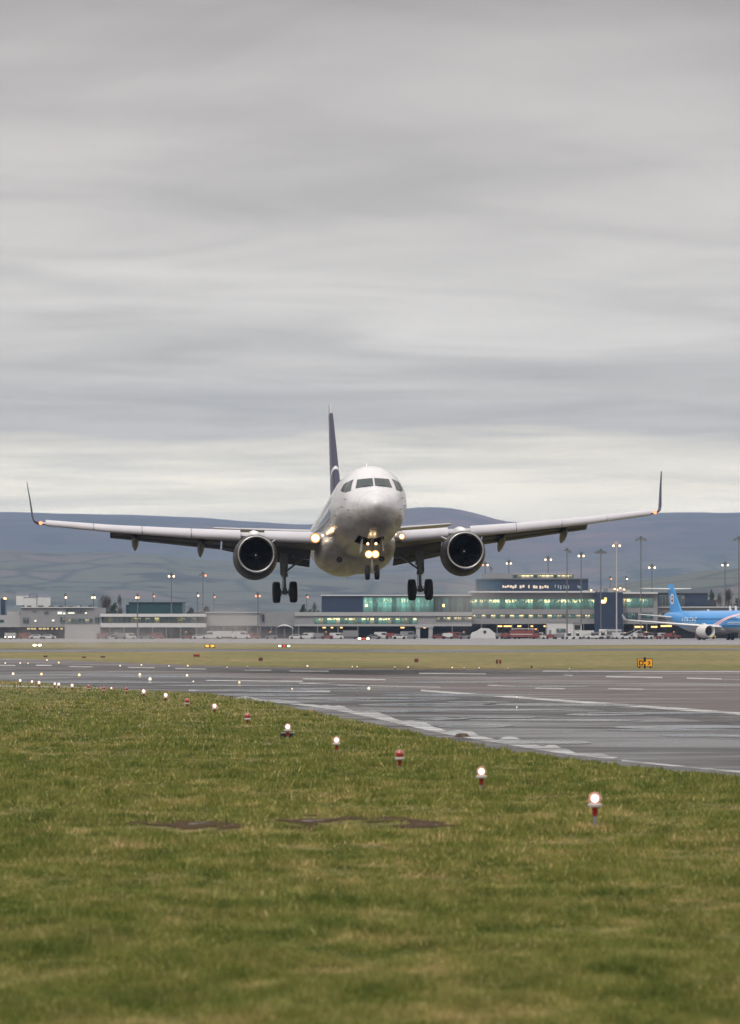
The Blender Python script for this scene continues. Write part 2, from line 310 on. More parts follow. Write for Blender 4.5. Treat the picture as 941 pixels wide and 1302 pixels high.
def mudpatch():
    xs = np.linspace(-4.6, 4.4, 300); ys = np.linspace(42, 66, 260); XX, YY = np.meshgrid(xs, ys); m = mudmask(XX, YY)
    z = .006+.012*nfbm(XX*5, YY*5, 9)*np.clip(m, 0, 1)
    V = np.stack([XX, YY, z], -1).reshape(-1, 3); i = np.arange(259)[:, None]*300+np.arange(299)[None]; mm = m.ravel()
    Fq = np.stack([i, i+1, i+301, i+300], -1).reshape(-1, 4); Fq = Fq[np.any(mm[Fq] > .45, axis=1)]
    used = np.unique(Fq); mp = np.zeros(len(V), int); mp[used] = np.arange(len(used))
    me = bpy.data.meshes.new('mud'); me.from_pydata(V[used].tolist(), [], mp[Fq].tolist()); at = me.attributes.new('mask', 'FLOAT', 'POINT'); at.data.foreach_set('value', mm[used].astype(np.float32))
    m_ = bpy.data.materials.new('wet_mud'); m_.use_nodes = True; t = m_.node_tree; b_ = t.nodes['Principled BSDF']; an = N(t, 'ShaderNodeAttribute', attribute_name='mask')
    f = math_(t, 'ADD', an.outputs['Fac'], math_(t, 'MULTIPLY', math_(t, 'SUBTRACT', posnoise(t, 7, 5, .7), .5), .5)); t.links.new(ramp(t, f, [(.55, 0.0), (.72, 1.0)]), b_.inputs['Alpha'])
    wet = ramp(t, math_(t, 'MULTIPLY', f, .6), [(.68, 0.0), (.74, 1.0)]); t.links.new(mixc(t, wet, ramp(t, posnoise(t, 14, 4), [(.3, (.030, .020, .011)), (.7, (.085, .058, .034))]), (.03, .03, .028)), b_.inputs['Base Color'])
    t.links.new(math_(t, 'SUBTRACT', .85, math_(t, 'MULTIPLY', wet, .72)), b_.inputs['Roughness']); t.links.new(math_(t, 'ADD', .02, math_(t, 'MULTIPLY', wet, .5)), b_.inputs['Specular IOR Level'])
    me.materials.append(m_); tag(link('mud', me), kind='structure', label='muddy wet patch in the grass')
mudpatch()
# grass blades
def grass():
    n = 1350000
    yy = HZ + (RNG.random(n)**.8)*(1420-HZ-64) + 64          # picture rows -> real distances
    k = RNG.random(n) < .12; yy = np.where(k, HZ+66+RNG.random(n)*160, yy)
    D = EYE*F/(yy-HZ); xx = RNG.uniform(-330, 1420, n); X = (xx-470.5)/F*D
    nb = np.array(interp_pts(NEAR, 12)); edge = np.interp(xx, nb[:, 0], nb[:, 1])
    jag = 1.2*np.sin(xx*.09)+1.0*np.sin(xx*.23+1)+.8*np.sin(xx*.61)
    keep = yy > edge + .3 + jag*.6
    mk = mudmask(X, D); keep &= mk < .42+.62*RNG.random(n)
    X = X[keep]; D = D[keep]; PX = xx[keep]; PY = yy[keep]; n = len(X)
    cl = np.sin(X*1.3+1.7*np.sin(D*.37))*np.sin(D*.9+1.3*np.sin(X*.8)); cl2 = np.sin(X*4.1+2*np.sin(D*1.1))*np.sin(D*2.7+X)
    tc_ = RNG.uniform(-1, 1, (2600, 2)); tD = EYE*F/(HZ-HZ+70+RNG.random(2600)*560); tX = (RNG.uniform(-190, 1130, 2600)-470.5)/F*tD
    cell = {}
    for a_, b_ in zip(np.round(tX*3).astype(int), np.round(tD*1.6).astype(int)): cell[(a_, b_)] = 1
    key = np.round(X*3).astype(np.int64)*100000+np.round(D*1.6).astype(np.int64); tk = np.array([a_*100000+b_ for a_, b_ in cell]); tuft = np.isin(key, tk)
    h = (.055+.030*cl+.020*cl2+.09*(nfbm(X*2.4, D*1.3, 17, 3)-.5))*(.5+1.0*RNG.random(n)); h = np.where(tuft, h*1.35+.01, h)*.72; h = np.clip(h, .015, .12)
    h = h*(.35+.65*np.clip(1.5-2.2*np.maximum(mudmask(X, D+1.0), mudmask(X, D+.3)), 0, 1))*np.clip(D/45, .85, 1.3)
    w = .0045*np.clip(D/22, 1, 5)*(.6+.8*RNG.random(n))
    a = RNG.uniform(0, 2*pi, n); la = RNG.uniform(0, 2*pi, n); ll = h*np.abs(RNG.normal(0, .65, n))
    V = np.zeros((n, 3, 3)); V[:, 0, 0] = X-w*np.cos(a); V[:, 1, 0] = X+w*np.cos(a); V[:, 0, 1] = D-w*np.sin(a); V[:, 1, 1] = D+w*np.sin(a)
    V[:, 0:2, 2] = -.004
    V[:, 2, 0] = X+ll*np.cos(la); V[:, 2, 1] = D+ll*np.sin(la); V[:, 2, 2] = h
    me = bpy.data.meshes.new('grass'); me.vertices.add(3*n); me.loops.add(3*n); me.polygons.add(n)
    me.vertices.foreach_set('co', V.astype(np.float32).ravel()); me.loops.foreach_set('vertex_index', np.arange(3*n, dtype=np.int32))
    me.polygons.foreach_set('loop_start', np.arange(0, 3*n, 3, dtype=np.int32)); me.update(calc_edges=True)
    at = me.attributes.new('rnd', 'FLOAT', 'POINT'); cn = nfbm(X*3.2, D*1.7, 3, 3); rv = np.clip(.5*RNG.random(n)+1.25*(cn-.5)+.25, 0, 1); rv = np.where(RNG.random(n) < .07, .9+.1*RNG.random(n), rv*.93); rv = np.where(tuft & (RNG.random(n) < .35), .55+.45*rv, rv); at.data.foreach_set('value', np.repeat(rv.astype(np.float32), 3))
    me.materials.append(M['blade']); tag(link('grass', me), 'short rough olive grass with straw coloured tufts', 'grass', kind='stuff')
grass()
# ------------------------------------------------------------------ hills
def mk_hill():
    m = bpy.data.materials.new('hill_fields'); m.use_nodes = True; t = m.node_tree; b = t.nodes['Principled BSDF']
    g = N(t, 'ShaderNodeNewGeometry'); mp = N(t, 'ShaderNodeMapping'); mp.inputs['Scale'].default_value = (1/110, 1/170, 1/200); t.links.new(g.outputs['Position'], mp.inputs[0])
    v = N(t, 'ShaderNodeTexVoronoi', inp={'Scale': 1.0, 'Randomness': .9}); t.links.new(mp.outputs[0], v.inputs['Vector'])
    v2 = N(t, 'ShaderNodeTexVoronoi', feature='DISTANCE_TO_EDGE', inp={'Scale': 1.0, 'Randomness': .9}); t.links.new(mp.outputs[0], v2.inputs['Vector'])
    sc = N(t, 'ShaderNodeSeparateColor'); t.links.new(v.outputs['Color'], sc.inputs[0])
    field = ramp(t, sc.outputs[0], [(0, (.085, .095, .075)), (.4, (.095, .10, .075)), (.75, (.10, .10, .08)), (1, (.12, .10, .09))])
    field = mixc(t, ramp(t, v2.outputs['Distance'], [(.0, 1.0), (.09, 0.0)]), field, (.05, .055, .045))
    nz = posnoise(t, .0022, 8, .65); moor = ramp(t, nz, [(.35, (.042, .05, .052)), (.5, (.072, .066, .068)), (.62, (.14, .092, .08)), (.75, (.052, .06, .056))])
    sp = N(t, 'ShaderNodeSeparateXYZ'); t.links.new(g.outputs['Position'], sp.inputs[0])
    hmix = math_(t, 'ADD', math_(t, 'MULTIPLY', sp.outputs[2], 1/230), math_(t, 'MULTIPLY', math_(t, 'SUBTRACT', nz, .5), .8))
    col = mixc(t, ramp(t, hmix, [(.35, 0.0), (.6, 1.0)]), field, moor)
    wood = posnoise(t, .006, 6, .65); col = mixc(t, ramp(t, wood, [(.56, 0.0), (.6, 1.0)]), col, (.045, .05, .042))
    t.links.new(col, b.inputs['Base Color']); b.inputs['Roughness'].default_value = .95; b.inputs['Specular IOR Level'].default_value = .05; return m
M['hill'] = mk_hill()
def fbm(x, y, o=5, s=0):
    v = 0; a = 1
    for k in range(o):
        f = 2**k; v += a*(math.sin(x*f*1.3+s+1.7*math.sin(y*f*.9+s*2))*math.sin(y*f*1.1+1.9*s+1.3*math.sin(x*f*.7))); a *= .5
    return v
def hill(name, ridge, D0, D1, rough, seed, label, back=1500, step=14):
    pts = interp_pts(ridge, 6); rx = [p[0] for p in pts]; ry = [p[1] for p in pts]
    xs = np.arange(rx[0], rx[-1], step); R = []; ns = 26
    for i in range(ns+8):
        row = []
        for x in xs:
            yr = np.interp(x, rx, ry) + .45*fbm(x*.03, seed, 5, seed)
            if i <= ns: u = i/ns; D = D0+(D1-D0)*u; s = sin(u*pi/2)**1.25
            else: u = (i-ns)/8; D = D1+back*u; s = cos(u*pi/2)
            zc = gz(yr, D1); z = zc*s
            z += rough*fbm(gx(x, D)/700, D/700, 5, seed)*sin(min(1, s)*pi)*1.0 if i <= ns else 0
            zl = EYE+(HZ-yr)/F*D*.992          # nothing in front of the crest stands above it
            if i < ns: z = min(z, zl)
            row.append((gx(x, D), D, max(z, -1+.0) if 0 < i else -.4))
        R.append(row)
    g = MB(); g.rings(R, close=False); o = g.obj(name, M['hill'], kind='structure', label=label, angle=180); return o
hill('hills', [(-700, 660), (-350, 652), (-120, 650), (0, 651), (60, 652.5), (150, 654), (250, 658), (330, 664), (380, 667), (420, 664), (470, 655), (520, 646), (560, 645), (600, 651), (635, 661), (660, 664.5), (700, 664), (760, 658), (850, 651.5), (941, 651.5), (1100, 648), (1400, 655), (1700, 668)], 5200, 9500, 16, 1.3, 'far blue hill ridge under the cloud')
hill('hills', [(-700, 716), (-350, 706), (-120, 699), (0, 699), (70, 703), (130, 702), (190, 704), (260, 712), (330, 716), (420, 722), (520, 730), (620, 742), (720, 760)], 3600, 5600, 10, 4.1, 'brown and green moorland slope below the far ridge')
hill('hills', [(640, 779), (700, 765), (770, 747), (820, 737), (880, 728.5), (941, 722), (1100, 712), (1300, 716), (1700, 730)], 2600, 3900, 5, 2.2, 'nearer green hillside at the right')
# ------------------------------------------------------------------ trees
def mk_leaf(name, c0, c1):
    m = bpy.data.materials.new(name); m.use_nodes = True; t = m.node_tree; b = t.nodes['Principled BSDF']
    n = posnoise(t, .8, 3, .6); t.links.new(ramp(t, n, [(.3, c0), (.7, c1)]), b.inputs['Base Color']); b.inputs['Roughness'].default_value = .8; b.inputs['Specular IOR Level'].default_value = .1; return m
M['leaf'] = mk_leaf('evergreen_leaf', (.022, .036, .018), (.045, .065, .028)); M['twig'] = mk_leaf('bare_twigs', (.05, .038, .034), (.085, .06, .05))
M['bark'] = mat('bark', (.07, .055, .045), .9, noise=.4, nscale=5)
def crown_mesh(seed, H, W, kind, n):
    r = random.Random(seed); g = MB(); cl = []
    for k in range(11):
        u = r.uniform(.22, .95); rr = W/2*(sin(min(1, u*1.05)*pi)**.6 if kind != 'cone' else (1.05-u))
        a = r.uniform(0, 6.28); q = r.uniform(.2, .75)
        cl.append((rr*q*cos(a), rr*q*sin(a), H*u, W*r.uniform(.16, .28)))
    if kind == 'cone': cl += [(r.uniform(-.3, .3), r.uniform(-.3, .3), H*u, W*.5*(1.08-u)) for u in (.2, .3, .4, .5, .6, .7, .8, .9, 1)]
    for i in range(n):
        c = r.choice(cl); d = Vector((r.gauss(0, 1), r.gauss(0, 1), r.gauss(0, .8))).normalized()*c[3]*r.uniform(.4, 1.1)
        p = Vector(c[:3])+d; s = r.uniform(.12, .34) if kind != 'bare' else r.uniform(.25, .7)
        a = Vector((r.gauss(0, 1), r.gauss(0, 1), r.gauss(0, 1))).normalized(); b = a.orthogonal().normalized()
        if kind == 'bare': b *= .16; a.z = abs(a.z)+.3
        g.add([p-a*s, p+b*s, p+a*s, p-b*s], [(0, 1, 2, 3)])
    return g.mesh('crown', M['twig' if kind == 'bare' else 'leaf'], False)
def trunk_mesh(seed, H, W):
    r = random.Random(seed); g = MB(); g.tube((0, 0, -.2), (0, 0, H*.5), H*.028, H*.016, 8)
    g.tube((0, 0, H*.45), (r.uniform(-.3, .3), 0, H*.85), H*.016, H*.005, 6)
    for k in range(7):
        a = k*2.4; z0 = H*(.25+.07*k); g.tube((0, 0, z0), (W*.33*cos(a), W*.33*sin(a), z0+H*.2), H*.01, H*.003, 5)
    return g.mesh('trunk', M['bark'])
TM = {}
for kd in ('round', 'bare', 'cone'):
    for v in range(2): TM[kd, v] = (trunk_mesh(v+3, 10, 7), crown_mesh(v*7+len(kd), 10, 7 if kd != 'cone' else 4, kd, 900 if kd != 'bare' else 1300))
TREES = [(134, 759, 25, 0, 'bare', 'wide bare brown tree beside the left end of the dark teal building'), (152, 761, 12, 1, 'bare', 'narrow bare brown tree just left of the dark teal building'),
 (145, 766, 16, 0, 'round', 'low dark bush-like tree at the foot of the two bare trees'), (868, 758, 12, 0, 'round', 'green rounded tree behind the blue tail fin'),
 (882, 762, 18, 1, 'round', 'dark green tree standing right of the blue tail fin'), (905, 751, 12, 0, 'cone', 'tall spiky dark conifer above the blue fuselage'),
 (915, 760, 17, 1, 'bare', 'bare brown tree between the spiky conifer and the mast'), (926, 750, 16, 0, 'bare', 'tallest bare tree beside the mast at the right'),
 (938, 760, 18, 0, 'round', 'dark evergreen tree cut by the right edge of the frame'), (898, 766, 14, 1, 'round', 'short dark tree in front of the spiky conifer'),
 (955, 756, 16, 1, 'bare', None), (400, 770, 12, 1, 'bare', 'blurred bare tree left of the navy block beside the main wheels'), (385, 768, 13, 0, 'round', 'dark rounded tree behind the pale shed, left of the navy block'),
 (243, 772, 14, 0, 'round', 'dark tree just right of the dark teal building'), (262, 774, 18, 1, 'bare', 'bare tree in the smoky air behind the long white shed')]
for i, (x, y, wd, v, kd, lb) in enumerate(TREES):
    if not lb: continue
    D = 1000+22*(i % 6); t = empty('tree', (gx(x, D), D, 0), i*1.3, label=lb, cat='tree', group='trees behind the terminal'); H = gz(y, D); W = wd/F*D
    t.scale = (W/(7 if kd != 'cone' else 4), W/(7 if kd != 'cone' else 4), H/10)
    link('trunk', TM[kd, v][0], t); link('crown', TM[kd, v][1], t)
g = MB(); r = random.Random(5)
for i in range(420):
    D = r.uniform(1500, 2300); x = r.uniform(-250, 1200); H = r.uniform(5, 9.5)*D/1900*(.6+.5*sin(x*.02)**2); c = Vector((gx(x, D), D, 0)); W = r.uniform(3, 6)
    for k in range(34):
        p = c+Vector((r.gauss(0, W*.4), r.gauss(0, W*.3), H*r.uniform(.05, 1))); s = r.uniform(.5, 1.3); a = Vector((r.gauss(0, 1), r.gauss(0, .4), r.gauss(0, 1))).normalized(); b = Vector((0, 1, 0)).cross(a).normalized()
        g.add([p-a*s, p+b*s, p+a*s, p-b*s], [(0, 1, 2, 3)])
g.obj('woodland', M['leaf'], smooth=False, label='dark far woodland along the foot of the hills', kind='stuff')
# a few farmhouses on the slopes
M['white'] = mat('white_render', (.62, .61, .6), .7, noise=.15, nscale=.4); M['roofd'] = mat('slate_roof', (.09, .09, .1), .7)
fh = MB(); fh.box(-5, 5, -3.5, 3.5, -4, 4); fhm = fh.mesh('wall', M['white'], False)
fr = MB(); fr.prism([(-3.8, 4), (3.8, 4), (0, 6.4)], -5.3, 5.3, 'x'); frm = fr.mesh('roof', M['roofd'], False)
# ------------------------------------------------------------------ terminal buildings
M['panel'] = mat('grey_cladding', (.24, .24, .25), .55, noise=.18, nscale=.25); M['pale'] = mat('pale_cladding', (.33, .33, .335), .5, noise=.15, nscale=.2)
M['lightroof'] = mat('light_roof_edge', (.52, .52, .53), .5); M['navy'] = mat('navy_cladding', (.018, .035, .075), .35, noise=.3, nscale=.3)
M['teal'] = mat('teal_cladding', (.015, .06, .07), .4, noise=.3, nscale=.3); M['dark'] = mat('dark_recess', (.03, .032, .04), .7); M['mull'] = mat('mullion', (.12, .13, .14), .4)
M['blueband'] = mat('blue_glazed_band', (.015, .06, .11), .2, noise=.3, nscale=.2)
def mk_pane(name, c0, c1, s, warm=.5, thr=.55):
    m = bpy.data.materials.new(name); m.use_nodes = True; t = m.node_tree; b = t.nodes['Principled BSDF']
    b.inputs['Base Color'].default_value = (.02, .035, .035, 1); b.inputs['Roughness'].default_value = .08
    oi = N(t, 'ShaderNodeObjectInfo'); tcn = N(t, 'ShaderNodeTexCoord'); sp = N(t, 'ShaderNodeSeparateXYZ'); t.links.new(tcn.outputs['Generated'], sp.inputs[0])
    cb = N(t, 'ShaderNodeCombineXYZ'); t.links.new(sp.outputs[0], cb.inputs[0]); t.links.new(sp.outputs[2], cb.inputs[1]); t.links.new(math_(t, 'MULTIPLY', oi.outputs['Random'], 91), cb.inputs[2])
    n = N(t, 'ShaderNodeTexNoise', inp={'Scale': 3.0, 'Detail': 3.0, 'Roughness': .7}); t.links.new(cb.outputs[0], n.inputs['Vector'])
    room = mixc(t, 1.0, mixc(t, ramp(t, n.outputs[0], [(.35, 0), (.65, 1)]), c0, c1), ramp(t, sp.outputs[2], [(0, .35), (.25, .55), (.45, 1.0), (1, .9)]), 'MULTIPLY')
    room = mixc(t, 1.0, room, ramp(t, oi.outputs['Random'], [(0, .45), (1, 1.25)]), 'MULTIPLY')
    lampz = ramp(t, sp.outputs[2], [(.60, 0.0), (.68, 1.0), (.86, 1.0), (.93, 0.0)]); lampx = ramp(t, math_(t, 'ADD', n.outputs[0], math_(t, 'MULTIPLY', math_(t, 'SUBTRACT', oi.outputs['Random'], .5), .2)), [(thr-.04, 0.0), (thr+.03, 1.0)])
    lamp = math_(t, 'MULTIPLY', math_(t, 'MULTIPLY', lampz, lampx), warm)
    e = mixc(t, lamp, room, (1.0, .80, .36)); t.links.new(e, b.inputs['Emission Color']); t.links.new(math_(t, 'ADD', s, math_(t, 'MULTIPLY', lamp, 1.3)), b.inputs['Emission Strength']); return m
M['gpane'] = mk_pane('green_lit_glass', (.05, .17, .13), (.17, .44, .33), .95, .95, .52); M['gpane2'] = mk_pane('green_glass', (.05, .16, .14), (.12, .32, .26), .7, .5, .62)
M['dpane'] = mk_pane('dark_glass', (.02, .05, .06), (.04, .08, .09), .5, .7, .66); M['ypane'] = mk_pane('warm_lit_glass', (.20, .19, .13), (.62, .55, .33), .8, .9, .50)
def stripmat(name, s): return emis(name, (1.0, .62, .22), s)
M['strip'] = stripmat('amber_striplight', 2.2); M['warm'] = emis('warm_lamp', (1.0, .55, .22), 5); M['wlamp'] = emis('white_lamp', (1.0, .9, .75), 9)
M['gpane3'] = mk_pane('bright_green_glass', (.10, .34, .28), (.24, .58, .46), 1.0, .5, .60); M['ypane2'] = mk_pane('cream_lit_glass', (.5, .42, .3), (.9, .75, .5), .8, .9, .45)
M['ypane3'] = mk_pane('dim_yellow_glass', (.05, .05, .03), (.45, .42, .12), .8, .8, .55)
M['litwin'] = emis('lit_window', (1.0, .8, .62), .95); M['litwin2'] = emis('dim_lit_window', (.45, .50, .52), .6); M['wlamp2'] = emis('pale_wall_lamp', (1, .95, .8), 1.3); M['strip2'] = emis('dim_amber_light', (.95, .72, .3), .9)
PANES = {}
def pane_mesh(w_, h, m):
    k = (round(w_, 2), round(h, 2), m)
    if k not in PANES:
        g = MB(); g.box(-w_/2, w_/2, -.03, .03, 0, h); PANES[k] = g.mesh('window', M[m], False)
    return PANES[k]
class Bld:
    def __init__(s, name, x0, x1, D, label, cat='building', group=None):
        s.D = D; s.cx = gx((x0+x1)/2, D); s.e = empty(name, (s.cx, D, 0), label=label, cat=cat, group=group); s.mulls = MB(); s.hasm = False
    def part(s, name, x0, x1, y0, y1, m, front=0, depth=14, **k):   # y0 top row, y1 bottom row
        g = MB(); z1 = gz(y0, s.D); z0 = max(gz(y1, s.D), 0)
        g.box(gx(x0, s.D)-s.cx, gx(x1, s.D)-s.cx, -front, depth, z0, z1); return g.obj(name, M[m], s.e, smooth=False, **k)
    def windows(s, x0, x1, y0, y1, n, m, front=.12, gap=.10, mull=True, skip=()):
        z1 = gz(y0, s.D); z0 = gz(y1, s.D); X0 = gx(x0, s.D)-s.cx; X1 = gx(x1, s.D)-s.cx; W = (X1-X0)/n
        for i in range(n):
            if i in skip: continue
            mm = m if isinstance(m, str) else m[i % len(m)]
            link('window', pane_mesh(W-gap, z1-z0-gap, mm), s.e, (X0+W*(i+.5), -front, z0+gap/2))
        if mull:
            for i in range(n+1): s.mulls.box(X0+W*i-.045, X0+W*i+.045, -front-.12, -front+.03, z0, z1)
            s.mulls.box(X0, X1, -front-.09, -front+.03, z1-.08, z1+.05); s.mulls.box(X0, X1, -front-.09, -front+.03, z0-.05, z0+.06); s.hasm = True
    def lamp(s, x, y, w_, h, m='strip', front=.4, name='ceiling_light'):
        g = MB(); X = gx(x, s.D)-s.cx; z = gz(y, s.D); a = w_/2/F*s.D; b = h/2/F*s.D; g.box(X-a, X+a, -front-.1, -front, z-b, z+b); return g.obj(name, M[m], s.e, smooth=False)
    def pipes(s, xs, y0, y1, r=.12, name='column', m='mull', front=.6):
        for x in xs:
            g = MB(); X = gx(x, s.D)-s.cx; g.tube((X, -front, max(0, gz(y1, s.D))), (X, -front, gz(y0, s.D)), r, n=8); g.obj(name, M[m], s.e)
    def done(s):
        if s.hasm: s.mulls.obj('mullions', M['mull'], s.e, smooth=False, kind='stuff')
# main glass terminal
b = Bld('terminal_building', 600, 836, 840, 'long grey terminal with green lit glass floors under the navy storey')
b.part('roof', 598, 756, 751.6, 753.6, 'lightroof', 1.2, 16); b.part('roof', 790, 836, 753, 755, 'lightroof', 1.2, 16)
b.part('wall', 600, 755.5, 753.6, 760.6, 'panel'); b.part('backing', 600, 755.5, 760.6, 774.8, 'dark', -.05); b.windows(600, 755.5, 761, 774.6, 22, ('gpane', 'gpane', 'gpane2'))
b.part('wall', 600, 760, 774.8, 781, 'panel', .3); b.part('backing', 600, 760, 781, 786.6, 'dark', -.05); b.windows(600, 756, 781.2, 786.4, 26, ('ypane', 'gpane2', 'ypane', 'dpane'), front=.1)
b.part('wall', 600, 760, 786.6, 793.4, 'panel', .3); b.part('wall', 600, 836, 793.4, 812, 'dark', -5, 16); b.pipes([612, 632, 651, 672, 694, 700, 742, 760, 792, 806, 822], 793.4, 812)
for x, w_ in ((636, 6), (645, 8), (650, 5), (661, 5), (677, 3), (694, 4), (703, 8), (714, 4)): b.lamp(x, 796.2, w_, 1.8, 'strip', -3)
b.part('stair_tower', 755.5, 791, 753.2, 812, 'navy', 2.5, 10); b.lamp(766, 765, 6, 4, 'warm', 2.6, 'window'); b.lamp(769, 762.5, 3, 5, 'strip', 2.62, 'window')
b.part('wall', 791, 836, 755, 759.8, 'panel', 0); b.part('backing', 791, 830, 759.8, 773.2, 'dark', -.05); b.windows(791, 830, 760, 773, 7, ('ypane', 'gpane', 'gpane2', 'gpane2', 'gpane', 'gpane2', 'gpane2'))
b.part('wall', 830, 836, 759.8, 773.2, 'panel', 0)
b.part('wall', 791, 836, 773.2, 793.4, 'panel', .3); b.windows(795, 811, 779, 788, 4, ('dpane', 'gpane2', 'dpane', 'dpane'), front=.36); b.windows(815, 830, 779, 787, 4, ('dpane', 'dpane', 'gpane2', 'dpane'), front=.36)
for x, w_ in ((813, 12), (833, 8)): b.lamp(x, 797, w_, 2, 'white' if 0 else 'strip', -3)
for x, y, h in ((765, 749, 4), (778, 748, 5), (790, 747.5, 5), (800, 750, 3), (746, 750.5, 2)): b.part('roof_plant', x-3, x+3, y, 751.8 if x < 756 else 753.1, 'pale', -3, 7)
for x, y in ((782, 749), (785, 750), (789, 748), (794, 749.5), (752, 750.5)): b.lamp(x, y, 2.2, 1.6, 'warm', -1, 'roof_lamp')
b.done()
# upper navy storey and penthouse
b = Bld('control_block', 612, 748, 850, 'navy upper storey with a row of small lit windows above the green glass')
b.part('wall', 606, 748, 736.6, 751.4, 'navy', 0, 12); b.part('wall', 607, 638, 736.8, 751, 'blueband', .06, 3)
b.part('roof', 611, 748.4, 735.2, 736.6, 'mull', .5, 12)
r = random.Random(3)
for i, x in enumerate([640, 643, 646, 649.5, 652.5, 655.5, 662, 665.5, 672.5, 679, 682, 687, 690, 693.5, 696.5]): b.lamp(x, 746.2+r.uniform(-.8, .8), r.uniform(1.8, 2.8), r.uniform(2.4, 4), 'litwin', .1, 'window')
for i, x in enumerate([706, 710, 713, 717, 720, 723, 735, 737]): b.lamp(x, 745.6+r.uniform(-1.5, 1.5), r.uniform(1, 2), r.uniform(3, 5), 'litwin2', .1, 'window')
b.done()
b = Bld('rooftop_pavilion', 613, 730, 856, 'pale glazed rooftop storey with cream lit windows on top of the navy block')
b.part('wall', 614, 652, 728.8, 735.4, 'panel', 0, 9); b.part('wall', 652, 730, 728.8, 730.6, 'pale', 0, 9); b.part('wall', 652, 730, 730.6, 735.4, 'mull', -.1, 9)
b.windows(653, 729, 730.8, 735.2, 15, ('dpane', 'ypane', 'ypane2', 'ypane2', 'ypane'), front=.08); b.done()
# dark glazed building right of the terminal
b = Bld('dark_glass_building', 836, 910, 860, 'dark blue glazed building standing behind the blue tail fin')
b.part('wall', 836, 900, 754.2, 773, 'navy', 0, 12); b.part('roof', 835, 901, 753.4, 754.2, 'mull', .4, 13); b.part('wall', 900, 911, 763, 773, 'dark', 0, 10); b.windows(838, 870, 757, 770, 8, 'dpane'); b.done()
b = Bld('low_service_building', 836, 1000, 846, 'low grey service building with a pale wall behind the blue aircraft')
b.part('wall', 836, 1010, 772.6, 793, 'panel', 0, 10); b.part('roof', 836, 1010, 771.4, 772.6, 'lightroof', .6, 11); b.part('wall', 836, 1010, 793, 812, 'dark', -3, 10)
for x, w_ in ((845, 9), (852, 5)): b.lamp(x, 796, w_, 2, 'strip', -1)
b.windows(838, 850, 779, 787, 3, 'dpane', front=.1); b.done()
# middle pier
b = Bld('pier_building', 375, 600, 836, 'blurred grey pier with two green glass floors behind the main landing gear')
b.part('wall', 375, 600, 778.4, 783.2, 'pale', .4, 14); b.part('backing', 400, 530, 783.2, 793.8, 'dark', -.05); b.part('wall', 375, 400, 783.2, 793.8, 'panel'); b.windows(400, 530, 785, 793.6, 24, ('gpane', 'ypane', 'gpane2', 'gpane')); b.part('wall', 400, 530, 783.2, 785, 'panel', 0, 2)
b.part('wall', 530, 600, 783.2, 793.8, 'panel'); b.windows(555, 600, 784.4, 789.4, 10, ('ypane', 'dpane', 'ypane'), front=.08)
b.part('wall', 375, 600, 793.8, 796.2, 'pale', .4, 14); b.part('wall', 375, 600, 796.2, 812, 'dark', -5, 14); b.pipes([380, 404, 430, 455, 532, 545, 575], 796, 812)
for x, w_ in ((412, 4), (422, 3), (434, 3), (512, 5), (540, 3)): b.lamp(x, 798, w_, 1.6, 'strip', -3)
b.part('gate_portal', 529, 534, 795, 812, 'pale', 1.5, 3); b.part('gate_portal', 545, 550, 795, 812, 'pale', 1.5, 3); b.part('gate_portal', 528, 551, 795.2, 798, 'pale', 1.7, 3); b.done()
b = Bld('upper_lounge', 409, 600, 842, 'dark navy block and green glass lounge on top of the pier')
b.part('wall', 409, 462, 757.6, 778.4, 'navy', .2, 10); b.part('backing', 462, 552, 759, 778.4, 'dark', -.05); b.windows(462, 552, 759.4, 778.2, 15, ('gpane3', 'gpane3', 'gpane2', 'gpane3')); b.part('roof', 408, 601, 756.4, 757.6, 'lightroof', .8, 10); b.part('wall', 462, 600, 757.6, 759.2, 'panel')
b.part('backing', 552, 600, 759.2, 778.4, 'dark', -.05); b.windows(552, 600, 759.6, 778.2, 8, ('dpane', 'dpane', 'gpane2')); b.lamp(466, 770, 3, 3, 'warm', .3, 'window'); b.lamp(564, 770, 2.4, 3.4, 'warm', .3, 'window'); b.done()
# white shed in the heat haze
b = Bld('cargo_shed', 262, 376, 842, 'long plain white shed above a dark loading bay, left of the pier')
b.part('wall', 262, 330, 779, 795.6, 'pale'); b.part('wall', 330, 376, 778, 796.5, 'panel', -.3, 12); b.part('roof', 261, 331, 778.2, 779, 'lightroof', .5, 14); b.part('wall', 262, 376, 795.6, 812, 'dark', -3, 12); b.pipes([270, 285, 300, 315, 331, 345, 372], 796, 812)
b.part('door', 333, 336, 781, 790, 'dark', .05, 1); b.done()
b = Bld('canopy_tent', 350, 373, 826, 'white curved tent canopy at the right end of the white shed', 'tent')
g = MB(); X0, X1 = gx(349, 826)-b.cx, gx(373.5, 826)-b.cx; z0, z1 = gz(799.5, 826), gz(794, 826)
g.rings([[(X0+(X1-X0)*i/12, yy, z0+(z1-z0)*sin(pi*i/12)*q) for i in range(13)] for yy, q in ((0, .8), (3, 1), (6, .8))], close=False); g.rings([[(X0+(X1-X0)*i/12, yy, z0-.1) for i in range(13)] for yy in (0, 6)], close=False)
g.obj('roof', M['lightroof'], b.e); b.pipes([351, 362, 372], 799.6, 812.5, .08, 'post', 'mull', 0); b.done()
b = Bld('hangar_tent', 597, 636, 818, 'white peaked tent standing on the apron in front of the grey terminal', 'tent')
g = MB(); X = lambda x: gx(x, 818)-b.cx; Z = lambda y: max(0, gz(y, 818))
P_ = [(X(597), Z(812)), (X(601), Z(804.5)), (X(608), Z(802)), (X(613), Z(798.6)), (X(622), Z(799)), (X(628), Z(804)), (X(636), Z(808.4)), (X(636), Z(812))]
